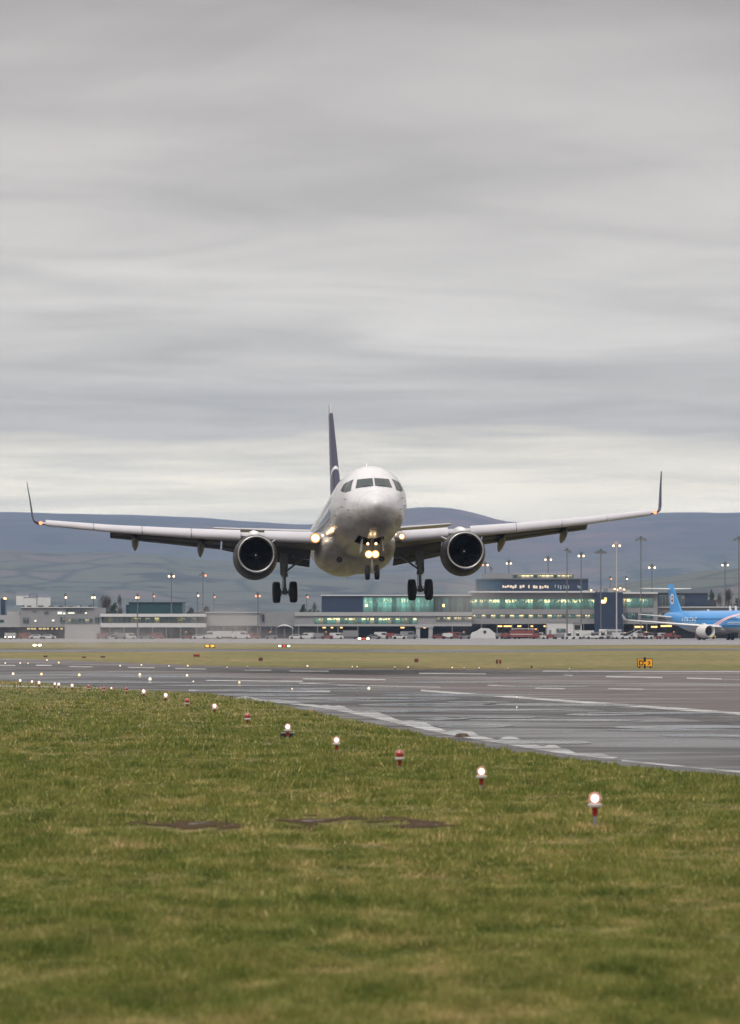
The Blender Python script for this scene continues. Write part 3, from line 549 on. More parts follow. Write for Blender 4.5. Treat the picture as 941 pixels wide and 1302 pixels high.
g.prism(P_, 0, 7); g.obj('cover', M['lightroof'], b.e, smooth=False); g = MB(); g.tube((X(616.5), -.05, Z(803.5)), (X(616.5), .05, Z(803.5)), .33, n=14); g.obj('vent', M['dark'], b.e); b.done()
# left complex
b = Bld('office_building', 0, 130, 838, 'pale grey office building at the left with a row of amber ground-floor windows')
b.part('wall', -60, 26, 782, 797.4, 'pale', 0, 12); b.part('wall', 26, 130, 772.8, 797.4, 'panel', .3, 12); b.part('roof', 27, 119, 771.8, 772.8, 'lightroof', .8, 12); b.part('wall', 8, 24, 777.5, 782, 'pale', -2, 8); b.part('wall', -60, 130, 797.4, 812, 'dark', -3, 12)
b.part('wall', 83, 128, 794.6, 812, 'pale', 1.2, 8); b.part('sign_board', 0, 5, 788, 791.4, 'teal', .1, 1)
b.windows(84, 98, 774.6, 777.8, 3, 'dpane', front=.36); b.windows(97, 110, 775, 779, 3, ('dpane', 'dpane'), front=.38); b.windows(86, 118, 786.6, 792, 7, ('ypane', 'dpane', 'dpane', 'dpane', 'dpane'), front=.36); b.windows(42, 46, 776.5, 778, 1, 'dpane', front=.36); b.windows(57, 61.5, 777, 780, 1, 'dpane', front=.36)
b.windows(30, 37, 785.5, 792, 2, 'dpane', front=.36); b.windows(77, 83, 785, 792, 2, 'dpane', front=.36); b.windows(121, 127, 785, 792, 2, 'dpane', front=.36)
for x, y, w_, h, m in ((76.5, 779.5, 5.5, 3, 'wlamp2'), (82, 780, 3, 2, 'wlamp2'), (45.5, 789.5, 2.4, 2, 'wlamp2'), (68, 789, 2.8, 2, 'wlamp2'), (109.5, 779.5, 2.4, 2, 'wlamp2'), (91, 779.5, 8, 1.8, 'wlamp2')): b.lamp(x, y, w_, h, m, .5, 'wall_lamp')
for x, w_ in ((36, 4), (40.5, 3), (44, 3), (51, 4), (56, 4), (60.5, 3), (66, 2), (72, 3), (78, 3)): b.lamp(x, 799.4, w_, 2, 'strip2', -1)
[b.part('roof_plant', q, q+4+q % 3, 770.2-.4*(q % 2), 772, 'dark' if q % 2 else 'pale', -3, 6) for q in (33, 47, 73, 96, 111)]; b.part('roof_plant', 61, 66, 770, 772, 'dark', -2, 5); b.part('roof_plant', 86, 91, 770.6, 772, 'dark', -2, 5); b.part('chimney', 27, 29.5, 769.6, 773, 'dark', -2, 3.5); b.part('chimney', 101.5, 103, 769.6, 772.8, 'dark', -1, 2); b.done()
b = Bld('low_terminal_wing', 130, 262, 838, 'low two-storey terminal wing with white floor bands and dark glazing at the left')
b.part('roof', 128, 262, 780.4, 784.2, 'lightroof', 1.2, 14); b.part('wall', 130, 262, 784.2, 792.4, 'dark', -.05, 12); b.windows(132, 250, 784.4, 792.2, 20, ('dpane', 'ypane3', 'dpane', 'dpane', 'dpane')); b.part('floor_band', 128, 262, 792.4, 797.6, 'lightroof', .8, 14)
b.part('wall', 130, 262, 797.6, 812, 'dark', -4, 12); b.pipes([140, 158, 176, 194, 212, 230, 250], 797.6, 812); b.done()
b = Bld('teal_hall', 160, 232, 885, 'dark teal flat-roofed hall behind the low wing at the left')
b.part('wall', 164, 232, 766.4, 781, 'teal', 0, 14); b.part('wall', 160, 166, 769, 781, 'navy', -.5, 12); b.part('roof', 163, 233, 765.6, 766.4, 'dark', .4, 15); b.done()
b = Bld('small_tower', 0, 8, 880, 'narrow dark tower with an orange lamp at the far left', 'tower')
b.part('wall', 1, 6.5, 761, 812, 'navy', 0, 3); b.lamp(6.5, 761, 3.4, 2, 'warm', .2, 'lamp'); b.done()
for i, (x, y, lb) in enumerate([(29, 757, 'white farmhouse on the slope above the left office roof'), (38, 760, 'white cottage just right of the farmhouse on the left slope'), (55, 759, 'pale long farm building on the slope left of the first mast'), (612, 757, None), (700, 700, None)]):
    if not lb: continue
    D = 3300; h = empty('farmhouse', (gx(x, D), D, gz(y, D)-4), .2*i, label=lb, cat='farmhouse', group='farmhouses on the left slope'); link('wall', fhm, h); link('roof', frm, h)
# ------------------------------------------------------------------ landing airliner (local frame: nose at y=0 facing -Y, x to the picture's right, z up from the fuselage axis)
def hcurve(keys):
    xs = [k[0] for k in keys]
    def f(y, c):
        vs = [k[c] for k in keys]
        if y <= xs[0]: return vs[0]
        if y >= xs[-1]: return vs[-1]
        i = max(j for j in range(len(xs)-1) if xs[j] <= y)
        def sl(j):
            if j <= 0: return (vs[1]-vs[0])/(xs[1]-xs[0])
            if j >= len(xs)-1: return (vs[-1]-vs[-2])/(xs[-1]-xs[-2])
            a = (vs[j]-vs[j-1])/(xs[j]-xs[j-1]); b_ = (vs[j+1]-vs[j])/(xs[j+1]-xs[j])
            return 0 if a*b_ <= 0 else 2*a*b_/(a+b_)
        h = xs[i+1]-xs[i]; u = (y-xs[i])/h
        return (2*u**3-3*u*u+1)*vs[i]+(u**3-2*u*u+u)*h*sl(i)+(-2*u**3+3*u*u)*vs[i+1]+(u**3-u*u)*h*sl(i+1)
    return f
class Fus:
    def __init__(s, keys): s.f = hcurve(keys); s.L = keys[-1][0]; s.keys = keys
    def sec(s, y):
        if y < s.keys[1][0]:
            k = s.keys[1]; q = sqrt(max(0, y/k[0])); t0 = s.keys[0][1]
            t, b, w_ = t0+(k[1]-t0)*q, t0+(k[2]-t0)*q, k[3]*q
        else: t, b, w_ = s.f(y, 1), s.f(y, 2), s.f(y, 3)
        return (t+b)/2, max(w_, 1e-4), max((t-b)/2, 1e-4)
    def x_at(s, y, z):
        c, w_, h = s.sec(y); return w_*sqrt(max(0, 1-((z-c)/h)**2))
    def y_at(s, x, z, hi=9):
        a, b = 0.0, hi
        for _ in range(40):
            m = (a+b)/2; c, w_, h = s.sec(m)
            if (x/w_)**2+((z-c)/h)**2 <= 1: b = m
            else: a = m
        return b
    def nrm(s, p):
        x, y, z = p; e = .01
        def g(x, y, z):
            c, w_, h = s.sec(max(y, 1e-4)); return (x/w_)**2+((z-c)/h)**2
        n = Vector((g(x+e, y, z)-g(x-e, y, z), g(x, y+e, z)-g(x, y-e, z), g(x, y, z+e)-g(x, y, z-e))); return n.normalized()
    def patch(s, mb, corners, mode, off=.012, n=7, side=1, thick=0):
        c = [Vector(q) for q in corners]; V = []
        for i in range(n+1):
            for j in range(n+1):
                u, v = i/n, j/n; q = (c[0]*(1-u)+c[1]*u)*(1-v)+(c[3]*(1-u)+c[2]*u)*v
                if mode == 'xz': p = Vector((q[0], s.y_at(abs(q[0]), q[1]), q[1]))
                else: p = Vector((side*s.x_at(q[0], q[1]), q[0], q[1]))
                V.append(p+s.nrm(p)*off)
        mb.add(V, [(i*(n+1)+j, (i+1)*(n+1)+j, (i+1)*(n+1)+j+1, i*(n+1)+j+1) for i in range(n) for j in range(n)])
    def strip(s, mb, pts, wd, off=.012, side=1):
        V = []
        for i, (y, z) in enumerate(pts):
            a = pts[max(i-1, 0)]; b_ = pts[min(i+1, len(pts)-1)]; d = Vector((b_[0]-a[0], b_[1]-a[1])).normalized(); nn = Vector((-d.y, d.x))
            for sg in (-1, 1):
                yy, zz = y+nn.x*wd/2*sg, z+nn.y*wd/2*sg; p = Vector((side*s.x_at(yy, zz), yy, zz)); V.append(p+s.nrm(p)*off)
        mb.add(V, [(2*i, 2*i+1, 2*i+3, 2*i+2) for i in range(len(pts)-1)])
def livery(name, base, belly, zsplit, rough=.28, swoosh=None, dirt=.35, radome=None, soft=.003):
    m = bpy.data.materials.new(name); m.use_nodes = True; t = m.node_tree; b = t.nodes['Principled BSDF']
    tcn = N(t, 'ShaderNodeTexCoord'); sp = N(t, 'ShaderNodeSeparateXYZ'); t.links.new(tcn.outputs['Object'], sp.inputs[0]); o = tcn.outputs['Object']
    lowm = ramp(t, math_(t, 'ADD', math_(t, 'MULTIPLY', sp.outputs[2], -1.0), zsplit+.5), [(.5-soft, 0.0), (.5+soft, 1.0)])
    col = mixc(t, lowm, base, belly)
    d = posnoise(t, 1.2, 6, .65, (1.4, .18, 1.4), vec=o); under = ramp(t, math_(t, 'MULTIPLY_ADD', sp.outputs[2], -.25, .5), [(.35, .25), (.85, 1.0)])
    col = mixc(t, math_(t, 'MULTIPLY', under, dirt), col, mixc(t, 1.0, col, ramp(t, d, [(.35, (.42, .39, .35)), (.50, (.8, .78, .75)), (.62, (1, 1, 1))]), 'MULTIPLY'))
    # panel joints: thin recessed rings and a longitudinal lap
    br = math_(t, 'PINGPONG', sp.outputs[1], 1.6); line = ramp(t, br, [(0.0, 1.0), (.006, 0.0)])
    if radome: line = math_(t, 'MAXIMUM', math_(t, 'MULTIPLY', line, ramp(t, math_(t, 'MULTIPLY', sp.outputs[1], .1), [(.12, 0.0), (.14, 1.0)])), ramp(t, math_(t, 'ABSOLUTE', math_(t, 'SUBTRACT', sp.outputs[1], radome)), [(.012, 1.0), (.03, 0.0)]))
    col = mixc(t, math_(t, 'MULTIPLY', line, .45), col, (.12, .12, .12))
    t.links.new(col, b.inputs['Base Color']); t.links.new(math_(t, 'ADD', rough, math_(t, 'MULTIPLY', d, .18)), b.inputs['Roughness']); b.inputs['Coat Weight'].default_value = .35; b.inputs['Coat Roughness'].default_value = .12; return m
M['fus'] = livery('white_airframe', (.57, .57, .61), (.30, .29, .28), -1.0, radome=1.02, dirt=.75, soft=.45)  # wide soft belly blend paints underside shade into the colour, beneath the dirt streaks
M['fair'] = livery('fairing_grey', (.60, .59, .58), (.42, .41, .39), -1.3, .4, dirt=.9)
M['navyp'] = mat('navy_livery', (.020, .018, .062), .35, spec=.3); M['swoosh'] = mat('steel_blue_livery', (.10, .115, .17), .25, coat=.5)
M['whitep'] = mat('white_livery', (.75, .75, .77), .3, coat=.4)
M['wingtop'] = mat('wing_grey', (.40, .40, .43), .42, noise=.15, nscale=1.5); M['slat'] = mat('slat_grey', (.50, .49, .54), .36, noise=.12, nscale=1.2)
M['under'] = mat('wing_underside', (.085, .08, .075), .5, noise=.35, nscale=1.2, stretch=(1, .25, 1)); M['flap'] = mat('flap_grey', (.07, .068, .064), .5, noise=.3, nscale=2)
M['canoe'] = mat('fairing_paint', (.09, .09, .085), .4, noise=.2, nscale=2)
M['chrome'] = mat('polished_metal', (.44, .43, .43), .3, metal=1, noise=.12, nscale=2); M['nac'] = mat('engine_cowl', (.036, .033, .036), .45, spec=.3, noise=.3, nscale=1.5)
M['duct'] = mat('inlet_liner', (.014, .014, .017), .7); M['fan'] = mat('fan_titanium', (.018, .018, .02), .5, metal=.6); M['core'] = mat('exhaust_metal', (.16, .13, .11), .4, metal=1)
M['gear'] = mat('gear_paint', (.17, .17, .18), .45, noise=.4, nscale=9); M['gearw'] = mat('gear_white_paint', (.55, .54, .52), .4, noise=.3, nscale=9); M['tyre'] = mat('tyre_rubber', (.014, .014, .018), .75, bump=.3, bscale=40)
M['rim'] = mat('wheel_hub', (.10, .10, .11), .4, metal=.5); M['glass'] = mat('cockpit_glass', (.030, .042, .046), .12, spec=.35); M['gasket'] = mat('window_gasket', (.16, .16, .17), .5)
M['cabin'] = mat('cabin_window', (.03, .035, .045), .1); M['door'] = mat('bay_door', (.5, .49, .47), .45, noise=.3, nscale=6); M['bay'] = mat('wheel_bay', (.06, .052, .045), .7)
def mk_lamp(name, core, rim, s, r0=.25):
    m = bpy.data.materials.new(name); m.use_nodes = True; t = m.node_tree; t.nodes.clear()
    tcn = N(t, 'ShaderNodeTexCoord'); vm = N(t, 'ShaderNodeVectorMath', operation='DISTANCE'); vm.inputs[1].default_value = (.5, 0, .5); t.links.new(tcn.outputs['Generated'], vm.inputs[0])
    e = N(t, 'ShaderNodeEmission'); t.links.new(ramp(t, vm.outputs['Value'], [(r0, core), (.5, rim)]), e.inputs['Color']); t.links.new(math_(t, 'MULTIPLY', ramp(t, vm.outputs['Value'], [(r0, 1.0), (.32, .20), (.5, .04)]), s), e.inputs['Strength'])  # warm outer ring paints the glow around the lamp onto the lens
    o = N(t, 'ShaderNodeOutputMaterial'); t.links.new(e.outputs[0], o.inputs[0]); return m
M['landl'] = mk_lamp('landing_lamp', (1, .84, .50), (1, .36, .07), 16, .12); M['taxil'] = mk_lamp('taxi_lamp', (1, .86, .55), (1, .42, .10), 9, .12); M['navl'] = emis('wingtip_lamp', (1, .32, .16), 2.2)
def airfoil(n=14):
    pts = []
    for i in range(n+1):
        u = .5*(1+cos(pi*i/n)); th = 5*(.2969*sqrt(u)-.126*u-.3516*u*u+.2843*u**3-.1036*u**4); pts.append((u, th))
    return [(u, t_) for u, t_ in pts]+[(u, -t_*.8) for u, t_ in reversed(pts[1:-1])]
AF = airfoil()
def wing_loft(mb, secs, side=1, cut=1.0, caps=True):
    # secs: (X, LE y, LE z, chord, thickness, drop of the trailing edge)
    R = []
    for X, y, z, c, th, dr in secs:
        R.append([(side*X, y+min(u, cut)*c, z+t_*c*th-u*dr+.02*c*sin(pi*min(u, 1))) for u, t_ in AF])
    mb.rings(R, cap0=caps, cap1=caps)
def vloft(mb, secs, cap=True):   # fin: (z, LE y, chord, thickness)
    R = [[(t_*c*th, y+u*c, z) for u, t_ in [(u, (t_ if t_ > 0 else t_/.8)) for u, t_ in AF]] for z, y, c, th in secs]; mb.rings(R, cap0=cap, cap1=cap)
def lin(keys, x):
    return float(np.interp(x, [k[0] for k in keys], [k[1] for k in keys]))
KEYS = [(0, -.45, -.45, 0), (.08, -.24, -.66, .25), (.3, -.03, -.92, .49), (.7, .20, -1.19, .77), (1.2, .40, -1.41, 1.03), (1.8, .63, -1.58, 1.26), (2.4, 1.04, -1.70, 1.43), (3.0, 1.43, -1.80, 1.57), (3.6, 1.70, -1.88, 1.68),
        (4.4, 1.90, -1.96, 1.80), (5.4, 2.01, -2.03, 1.90), (6.6, 2.07, -2.07, 1.96), (8, 2.07, -2.07, 1.975), (30, 2.07, -2.07, 1.975), (33, 2.07, -1.82, 1.93), (36, 2.05, -1.25, 1.72), (39, 1.98, -.45, 1.3), (42, 1.75, .45, .72), (44.2, 1.42, .92, .22), (44.5, 1.25, 1.08, .05)]
YAW, PITCH, ROLL = radians(3.6), radians(3.2), radians(1.1)
NOSE = Vector((gx(479.3, 207), 207, EYE+6.66))
ROT = Matrix.Rotation(YAW, 4, 'Z') @ Matrix.Rotation(-PITCH, 4, 'X') @ Matrix.Rotation(-ROLL, 4, 'Y')
BASE = Vector((0, 22.3, -4.0))      # between the main wheels, at tyre level
jet = empty('landing_airliner', (0, 0, 0), label='white airliner landing head-on with landing lights lit and gear down over the runway', cat='airliner')
jet.matrix_world = Matrix.Translation(NOSE) @ ROT @ Matrix.Translation(BASE)
def JB(): m = MB(); m.off = BASE; return m
# object textures read local coordinates, so put the fuselage meshes in nose coordinates and shift the object
def jobj(mb, name, mats, parent=None, **k):
    par = parent or jet; o = mb.obj(name, mats, par, **k); return o
def fobj(mb, name, mats, parent=None, **k):
    o = mb.obj(name, mats, parent or jet, **k)
    if parent is None: o.location = -BASE
    return o
FU = Fus(KEYS)
def fus_mesh(F_, stations, n=64, hole=None):
    mb = MB(); R = []
    for y in stations:
        c, w_, h = F_.sec(y); R.append([(w_*sin(2*pi*(j+.5)/n), y, c-h*cos(2*pi*(j+.5)/n)) for j in range(n)])
    vs = [p for r_ in R for p in r_]; fs = []
    for i in range(len(R)-1):
        for j in range(n):
            if hole and hole[0]-.01 <= stations[i] and stations[i+1] <= hole[1]+.01 and (j in hole[2]): continue
            k = (j+1) % n; fs.append((i*n+j, i*n+k, (i+1)*n+k, (i+1)*n+j))
    fs.append(tuple(range(n-1, -1, -1))); fs.append(tuple((len(R)-1)*n+j for j in range(n))); mb.add(vs, fs); return mb
ST = [.0005, .004, .012, .025, .045, .08, .12, .18, .26, .36, .48, .62, .78, .95, 1.15, 1.35, 1.55, 1.75, 1.95, 2.15, 2.35, 2.55, 2.75, 3.0, 3.25, 3.5, 3.75, 4.0, 4.3, 4.6, 5.0, 5.4, 5.8, 6.2, 6.6, 7.2, 8, 9, 10, 12, 14, 16, 18, 20, 22, 24, 26, 28, 30, 31, 32, 33, 34, 35, 36, 37, 38, 39, 40, 41, 42, 43, 43.7, 44.2, 44.45, 44.5]
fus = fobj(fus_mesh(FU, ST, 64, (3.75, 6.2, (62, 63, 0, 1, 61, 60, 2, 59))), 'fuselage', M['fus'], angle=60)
# nose wheel bay
g = MB(); V = [(-.46, -1.4), (.46, -1.4)]
z0 = -1.93
g.quad((-.5, 3.75, -1.25), (.5, 3.75, -1.25), (.5, 6.2, -1.25), (-.5, 6.2, -1.25)); g.quad((-.5, 3.75, -1.25), (-.5, 6.2, -1.25), (-.5, 6.2, -1.9), (-.5, 3.75, -1.8)); g.quad((.5, 3.75, -1.25), (.5, 6.2, -1.25), (.5, 6.2, -1.9), (.5, 3.75, -1.8)); g.quad((-.5, 6.2, -1.25), (.5, 6.2, -1.25), (.5, 6.2, -2.0), (-.5, 6.2, -2.0)); g.quad((-.5, 3.75, -1.25), (.5, 3.75, -1.25), (.5, 3.75, -1.85), (-.5, 3.75, -1.85))
fobj(g, 'wheel_bay', M['bay'], smooth=False)
# cockpit windows
def cockpit(F_, par, s=1.0, dark='glass'):
    for sd_ in (-1, 1):
        for name, c, mode in (('windscreen', [(.06, .64), (.92, .57), (.79, 1.05), (.06, 1.09)], 'xz'), ('windscreen', [(2.42, .47), (3.04, .45), (3.24, 1.03), (3.02, 1.07)], 'yz'), ('windscreen', [(3.15, .47), (3.85, .60), (3.76, .92), (3.34, 1.01)], 'yz')):
            for nm, off, m in (('window_gasket', .008, 'gasket'), (name, .018, dark)):
                g = MB(); cc = [Vector(q) for q in c]; ctr = sum(cc, Vector((0, 0)))/4
                if nm == 'window_gasket': cc = [q+(q-ctr).normalized()*.03 for q in cc]
                if mode == 'xz': F_.patch(g, [(sd_*max(q[0], .012), q[1]) for q in cc], 'xz', off)
                else: F_.patch(g, [tuple(q) for q in cc], 'yz', off, side=sd_)
                fobj(g, nm, M[m], None if par is None else par)
cockpit(FU, None)
# wipers, probes, antennas
for sd_ in (-1, 1):
    g = MB(); p0 = Vector((sd_*.16, FU.y_at(.16, .60), .60)); p1 = Vector((sd_*.55, FU.y_at(.55, .62), .62)); g.tube(p0+FU.nrm(p0)*.05, p1+FU.nrm(p1)*.05, .014, n=6); fobj(g, 'wiper', M['duct'])
    for y, z in ((2.0, -.55), (2.2, -.9), (3.0, -.3), (2.6, .05)):
        g = MB(); p = Vector((sd_*FU.x_at(y, z), y, z)); nn = FU.nrm(p); g.tube(p, p+nn*.10, .02, .015, 8); g.tube(p+nn*.1+Vector((0, .02, 0)), p+nn*.1-Vector((0, .14, 0)), .016, .008, 8); fobj(g, 'probe', M['gear'])
for y, zz, h in ((7.5, 1, .3), (12, 1, .26), (27, -1, .34), (9.5, -1, .22)):
    g = MB(); c, w_, hh = FU.sec(y); z0 = c+zz*hh; g.prism([(y, z0-.05*zz), (y+.35, z0-.05*zz), (y+.42, z0+h*zz), (y+.22, z0+h*zz)], -.02, .02, 'x'); fobj(g, 'antenna', M['whitep'], smooth=False)
# cabin windows, doors, livery stripe
cw = []
g = MB(); FU.patch(g, [(-.12+12, .24), (.12+12, .24), (.12+12, .60), (-.12+12, .60)], 'yz', .008, 3); g.v = [(x, y-12, z) for x, y, z in g.v]; cwm = g.mesh('cabin_window', M['cabin'])
for sd_ in (-1, 1):
    for i in range(46):
        y = 7.4+i*.52
        if abs(y-18.6) < .4 or abs(y-24.9) < .4: continue
        o = link('cabin_window', cwm, jet, -BASE+Vector((0, y, 0))); o.scale = (sd_, 1, 1)
    for y, wd in ((5.6, .85), (18.6, .5), (24.9, .5), (34.2, .8)):
        z0, z1 = (-.55, 1.3) if wd > .6 else (-.1, 1.1)
        g = MB()
        for pts in ([(y-wd/2, z0), (y-wd/2, z1)], [(y+wd/2, z0), (y+wd/2, z1)]): FU.strip(g, [(pts[0][0], z0+(z1-z0)*k/8) for k in range(9)], .035, .008, sd_)
        for zz in (z0, z1): FU.strip(g, [(y-wd/2+wd*k/4, zz) for k in range(5)], .035, .008, sd_)
        fobj(g, 'door', M['gasket'])
    g = MB(); n = 40; V = []
    for i in range(n+1):
        y = 7.6+i*(33.0-7.6)/n; u = i/n
        top = -.25+.75*min(1, u*6)**.5-.15*u; bot = -.25-1.05*min(1, u*9)**.6-.1*u
        for k in range(7):
            z = bot+(top-bot)*k/6; p = Vector((sd_*FU.x_at(y, z), y, z)); V.append(p+FU.nrm(p)*.006)
    g.add(V, [(i*7+k, (i+1)*7+k, (i+1)*7+k+1, i*7+k+1) for i in range(n) for k in range(6)]); fobj(g, 'livery_band', M['swoosh'])
    g = MB(); FU.strip(g, [(7.5+.25*sin(k/12*pi/2)-.2+.02*k, .30-1.55*k/12) for k in range(13)], .14, .012, sd_); fobj(g, 'livery_stripe', M['whitep'])
# belly fairing
g = MB(); R = []; n = 40
for i in range(25):
    u = i/24; y = 12.6+15.6*u; q = sin(pi*min(1, u*1.0))**.55 if 0 < u < 1 else 0; q = max(q, .02)
    R.append([((2.02+.16*q)*q**.25*cos(2*pi*j/n)*abs(cos(2*pi*j/n))**-.25 if abs(cos(2*pi*j/n)) > 1e-6 else 0, y, -1.25*1-(1.30*q)*(sin(2*pi*j/n))*(abs(sin(2*pi*j/n))**-.2 if abs(sin(2*pi*j/n)) > 1e-6 else 1)*(1 if sin(2*pi*j/n) > 0 else .75)) for j in range(n)])
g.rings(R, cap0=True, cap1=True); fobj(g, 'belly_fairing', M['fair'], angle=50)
for sd_ in (-1, 1):
    g = MB(); g.lathe([(14.5, .02), (14.5, .16), (14.7, .15)], (sd_*1.15, 0, -2.2), n=16); fobj(g, 'air_intake', M['duct'])
# fin
g = MB(); vloft(g, [(1.2, 32.3, 8.6, .085), (2.0, 33.4, 7.6, .09), (2.4, 34.0, 7.1, .095), (8.7, 39.8, 2.75, .085), (9.1, 40.3, 2.3, .07)])
def mk_fin():
    m = bpy.data.materials.new('fin_livery'); m.use_nodes = True; t = m.node_tree; b = t.nodes['Principled BSDF']; tcn = N(t, 'ShaderNodeTexCoord'); sp = N(t, 'ShaderNodeSeparateXYZ'); t.links.new(tcn.outputs['Object'], sp.inputs[0])
    y, z = sp.outputs[1], sp.outputs[2]; v = math_(t, 'ADD', z, math_(t, 'MULTIPLY', math_(t, 'SUBTRACT', y, 36.2), .38)); band = ramp(t, math_(t, 'ABSOLUTE', math_(t, 'SUBTRACT', v, 4.9)), [(.12, 1.0), (.15, 0.0)])
    tip = ramp(t, math_(t, 'SUBTRACT', z, 8.0), [(.48, 0.0), (.5, 1.0)]); col = mixc(t, band, (.022, .020, .062), (.6, .6, .64)); col = mixc(t, tip, col, (.4, .4, .42)); t.links.new(col, b.inputs['Base Color']); b.inputs['Roughness'].default_value = .35; b.inputs['Specular IOR Level'].default_value = .3; return m
fin = fobj(g, 'tail_fin', mk_fin(), angle=50)
g = MB(); vloft(g, [(2.5, 40.0, 2.3, .03), (8.2, 41.6, 1.0, .03)]); fobj(g, 'rudder', M['navyp'], angle=50)
for sd_ in (-1, 1):
    g = MB(); wing_loft(g, [(.4, 36.8, 1.02, 4.6, .095, .15), (1.2, 37.3, 1.10, 4.2, .095, .13), (7.1, 41.0, 1.74, 1.6, .09, .03), (7.25, 41.3, 1.76, 1.2, .06, .02)], sd_); fobj(g, 'tailplane', M['wingtop'], angle=50)
# wings
ZLE = [(1.2, -.98), (2.5, -.86), (8.9, -.26), (13.4, .26), (17.4, .84)]
YLE = lambda X: 16.0+(X-1.9)*.50
CH = [(1.2, 7.6), (1.9, 7.1), (6.4, 4.5), (17.4, 1.65)]
for sd_ in (-1, 1):
    g = MB(); Xs = [1.0, 2.5, 4.0, 5.4, 6.4, 7.6, 8.9, 10.4, 12, 13.4, 14.8, 16.2, 17.4]
    wing_loft(g, [(X, YLE(X)+.28, lin(ZLE, X), lin(CH, X)-.28, lin([(1, .13), (6, .115), (17, .10)], X), lin([(1, .30), (6, .10), (17, -.02)], X)) for X in Xs], sd_, cut=.78)
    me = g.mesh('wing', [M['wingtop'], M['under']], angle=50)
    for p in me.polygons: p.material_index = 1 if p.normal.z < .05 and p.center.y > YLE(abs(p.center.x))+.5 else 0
    wg = link('wing', me, jet); wg.location = -BASE
    # slats
    for a, b_ in ((2.42, 5.05), (6.35, 9.0), (9.04, 11.7), (11.74, 14.4), (14.44, 17.1)):
        g = MB(); R = []
        for k in range(5):
            X = a+(b_-a)*k/4; H = lin([(2.5, .60), (8.9, .52), (17, .34)], X); yy = YLE(X); zz = lin(ZLE, X)+.02
            prof = [(.30, -.50), (.12, -.47), (-.04, -.36), (-.10, -.20), (-.09, -.02), (.0, .18), (.16, .36), (.42, .50), (.66, .57), (.62, .52), (.40, .40), (.22, .20), (.12, -.05), (.12, -.25), (.18, -.40)]
            R.append([(sd_*X, yy+u*H*1.15, zz+v*H) for u, v in prof])
        g.rings(R, cap0=True, cap1=True); fobj(g, 'slat', M['slat'], angle=50)
    # flaps: forward and rear panel with a slot between
    for a, b_ in ((2.35, 5.0), (5.06, 7.25), (7.35, 13.5)):
        for part, (u0, u1) in (('flap', (0.0, .60)), ('flap_tab', (.645, 1.0))):
            g = MB(); R = []
            for k in range(7):
                X = a+(b_-a)*k/6; yte = YLE(X)+.28+.78*(lin(CH, X)-.28); z0 = lin(ZLE, X)-lin([(1, .30), (6, .10), (17, -.02)], X)*.78-.05
                z1 = lin([(2.4, -1.97), (4.9, -1.52), (7.3, -.90), (13.4, -.03)], X); dy = lin([(2.4, 1.75), (4.9, 1.4), (7.3, 1.1), (13.4, .75)], X)
                q0 = Vector((yte-.22+dy*u0, z0-.0+(z1-z0)*(u0**1.15))); q1 = Vector((yte-.10+dy*u1, z0+(z1-z0)*(u1**1.15))); d = q1-q0; nn = Vector((-d.y, d.x)).normalized()*d.length
                R.append([(sd_*X, *(q0+d*uu+nn*vv)) for uu, vv in ((0, 0), (.03, .045), (.2, .085), (.55, .06), (1, .012), (1, -.012), (.5, -.03), (.15, -.04), (.02, -.025))])
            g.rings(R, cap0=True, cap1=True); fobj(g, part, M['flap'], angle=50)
    # flap track fairings
    for X, ln, h in ((8.45, 3.6, .95), (12.1, 3.0, .78), (5.3, 3.4, .7)):
        g = MB(); y0 = YLE(X)+lin(CH, X)*.42; zb = lin(ZLE, X)-.30; R = []
        for i in range(17):
            u = i/16; q = max(.03, sin(pi*u**.8)**.7); yy = y0+ln*u; zc = zb-.02-h*.62*u**1.6
            R.append([(sd_*X+.20*q*cos(2*pi*j/14), yy, zc+.26*q*sin(2*pi*j/14)*(1.25 if sin(2*pi*j/14) < 0 else 1)) for j in range(14)])
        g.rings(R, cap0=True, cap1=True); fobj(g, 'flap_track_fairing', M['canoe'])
    # sharklet
    R = []; g = MB()
    for X, y, z, c, nx, nz in ((17.3, 23.75, .83, 1.68, 0, 1), (17.55, 24.0, .87, 1.6, .25, .97), (17.76, 24.35, 1.02, 1.45, .7, .7), (17.86, 24.7, 1.3, 1.3, .95, .3), (17.98, 25.4, 2.2, .95, .98, .18), (18.14, 26.2, 3.2, .55, .98, .18), (18.17, 26.45, 3.42, .35, .98, .18)):
        R.append([(sd_*(X-t_*c*.10*nx), y+u*c, z+t_*c*.10*nz) for u, t_ in AF])
    g.rings(R, cap0=True, cap1=True); sh = fobj(g, 'winglet', M['navyp'], angle=50)
    g = MB(); g.lathe([(23.62, .02), (23.66, .07), (23.9, .11), (24.2, .06)], (sd_*17.38, 0, .84), n=12, cap0=True, cap1=True); fobj(g, 'wingtip_light', M['navl'])
    # nacelle
    ex, ey, ez = sd_*5.66, 14.0, -1.85
    g = MB(); g.lathe([(.62, .86), (.35, .855), (.14, .875), (.04, .905), (0, .95), (.012, .98), (.03, 1.0)], (ex, ey, ez), n=48); lip = fobj(g, 'inlet_lip', M['chrome'], angle=80)
    g = MB(); R = []
    for y, r_ in ((.03, 1.0), (.10, 1.035), (.22, 1.07), (.5, 1.12), (1.0, 1.18), (1.7, 1.215), (2.4, 1.20), (3.1, 1.12), (3.6, 1.02), (3.62, .98), (3.2, .98)):
        zc = ez-.05*sin(pi*min(1, y/3)); R.append([(ex+r_*cos(2*pi*j/48), ey+y, zc+r_*sin(2*pi*j/48)*(1.0 if sin(2*pi*j/48) > 0 else 1.02)) for j in range(48)])
    g.rings(R); nac = fobj(g, 'nacelle', M['nac'], angle=60)
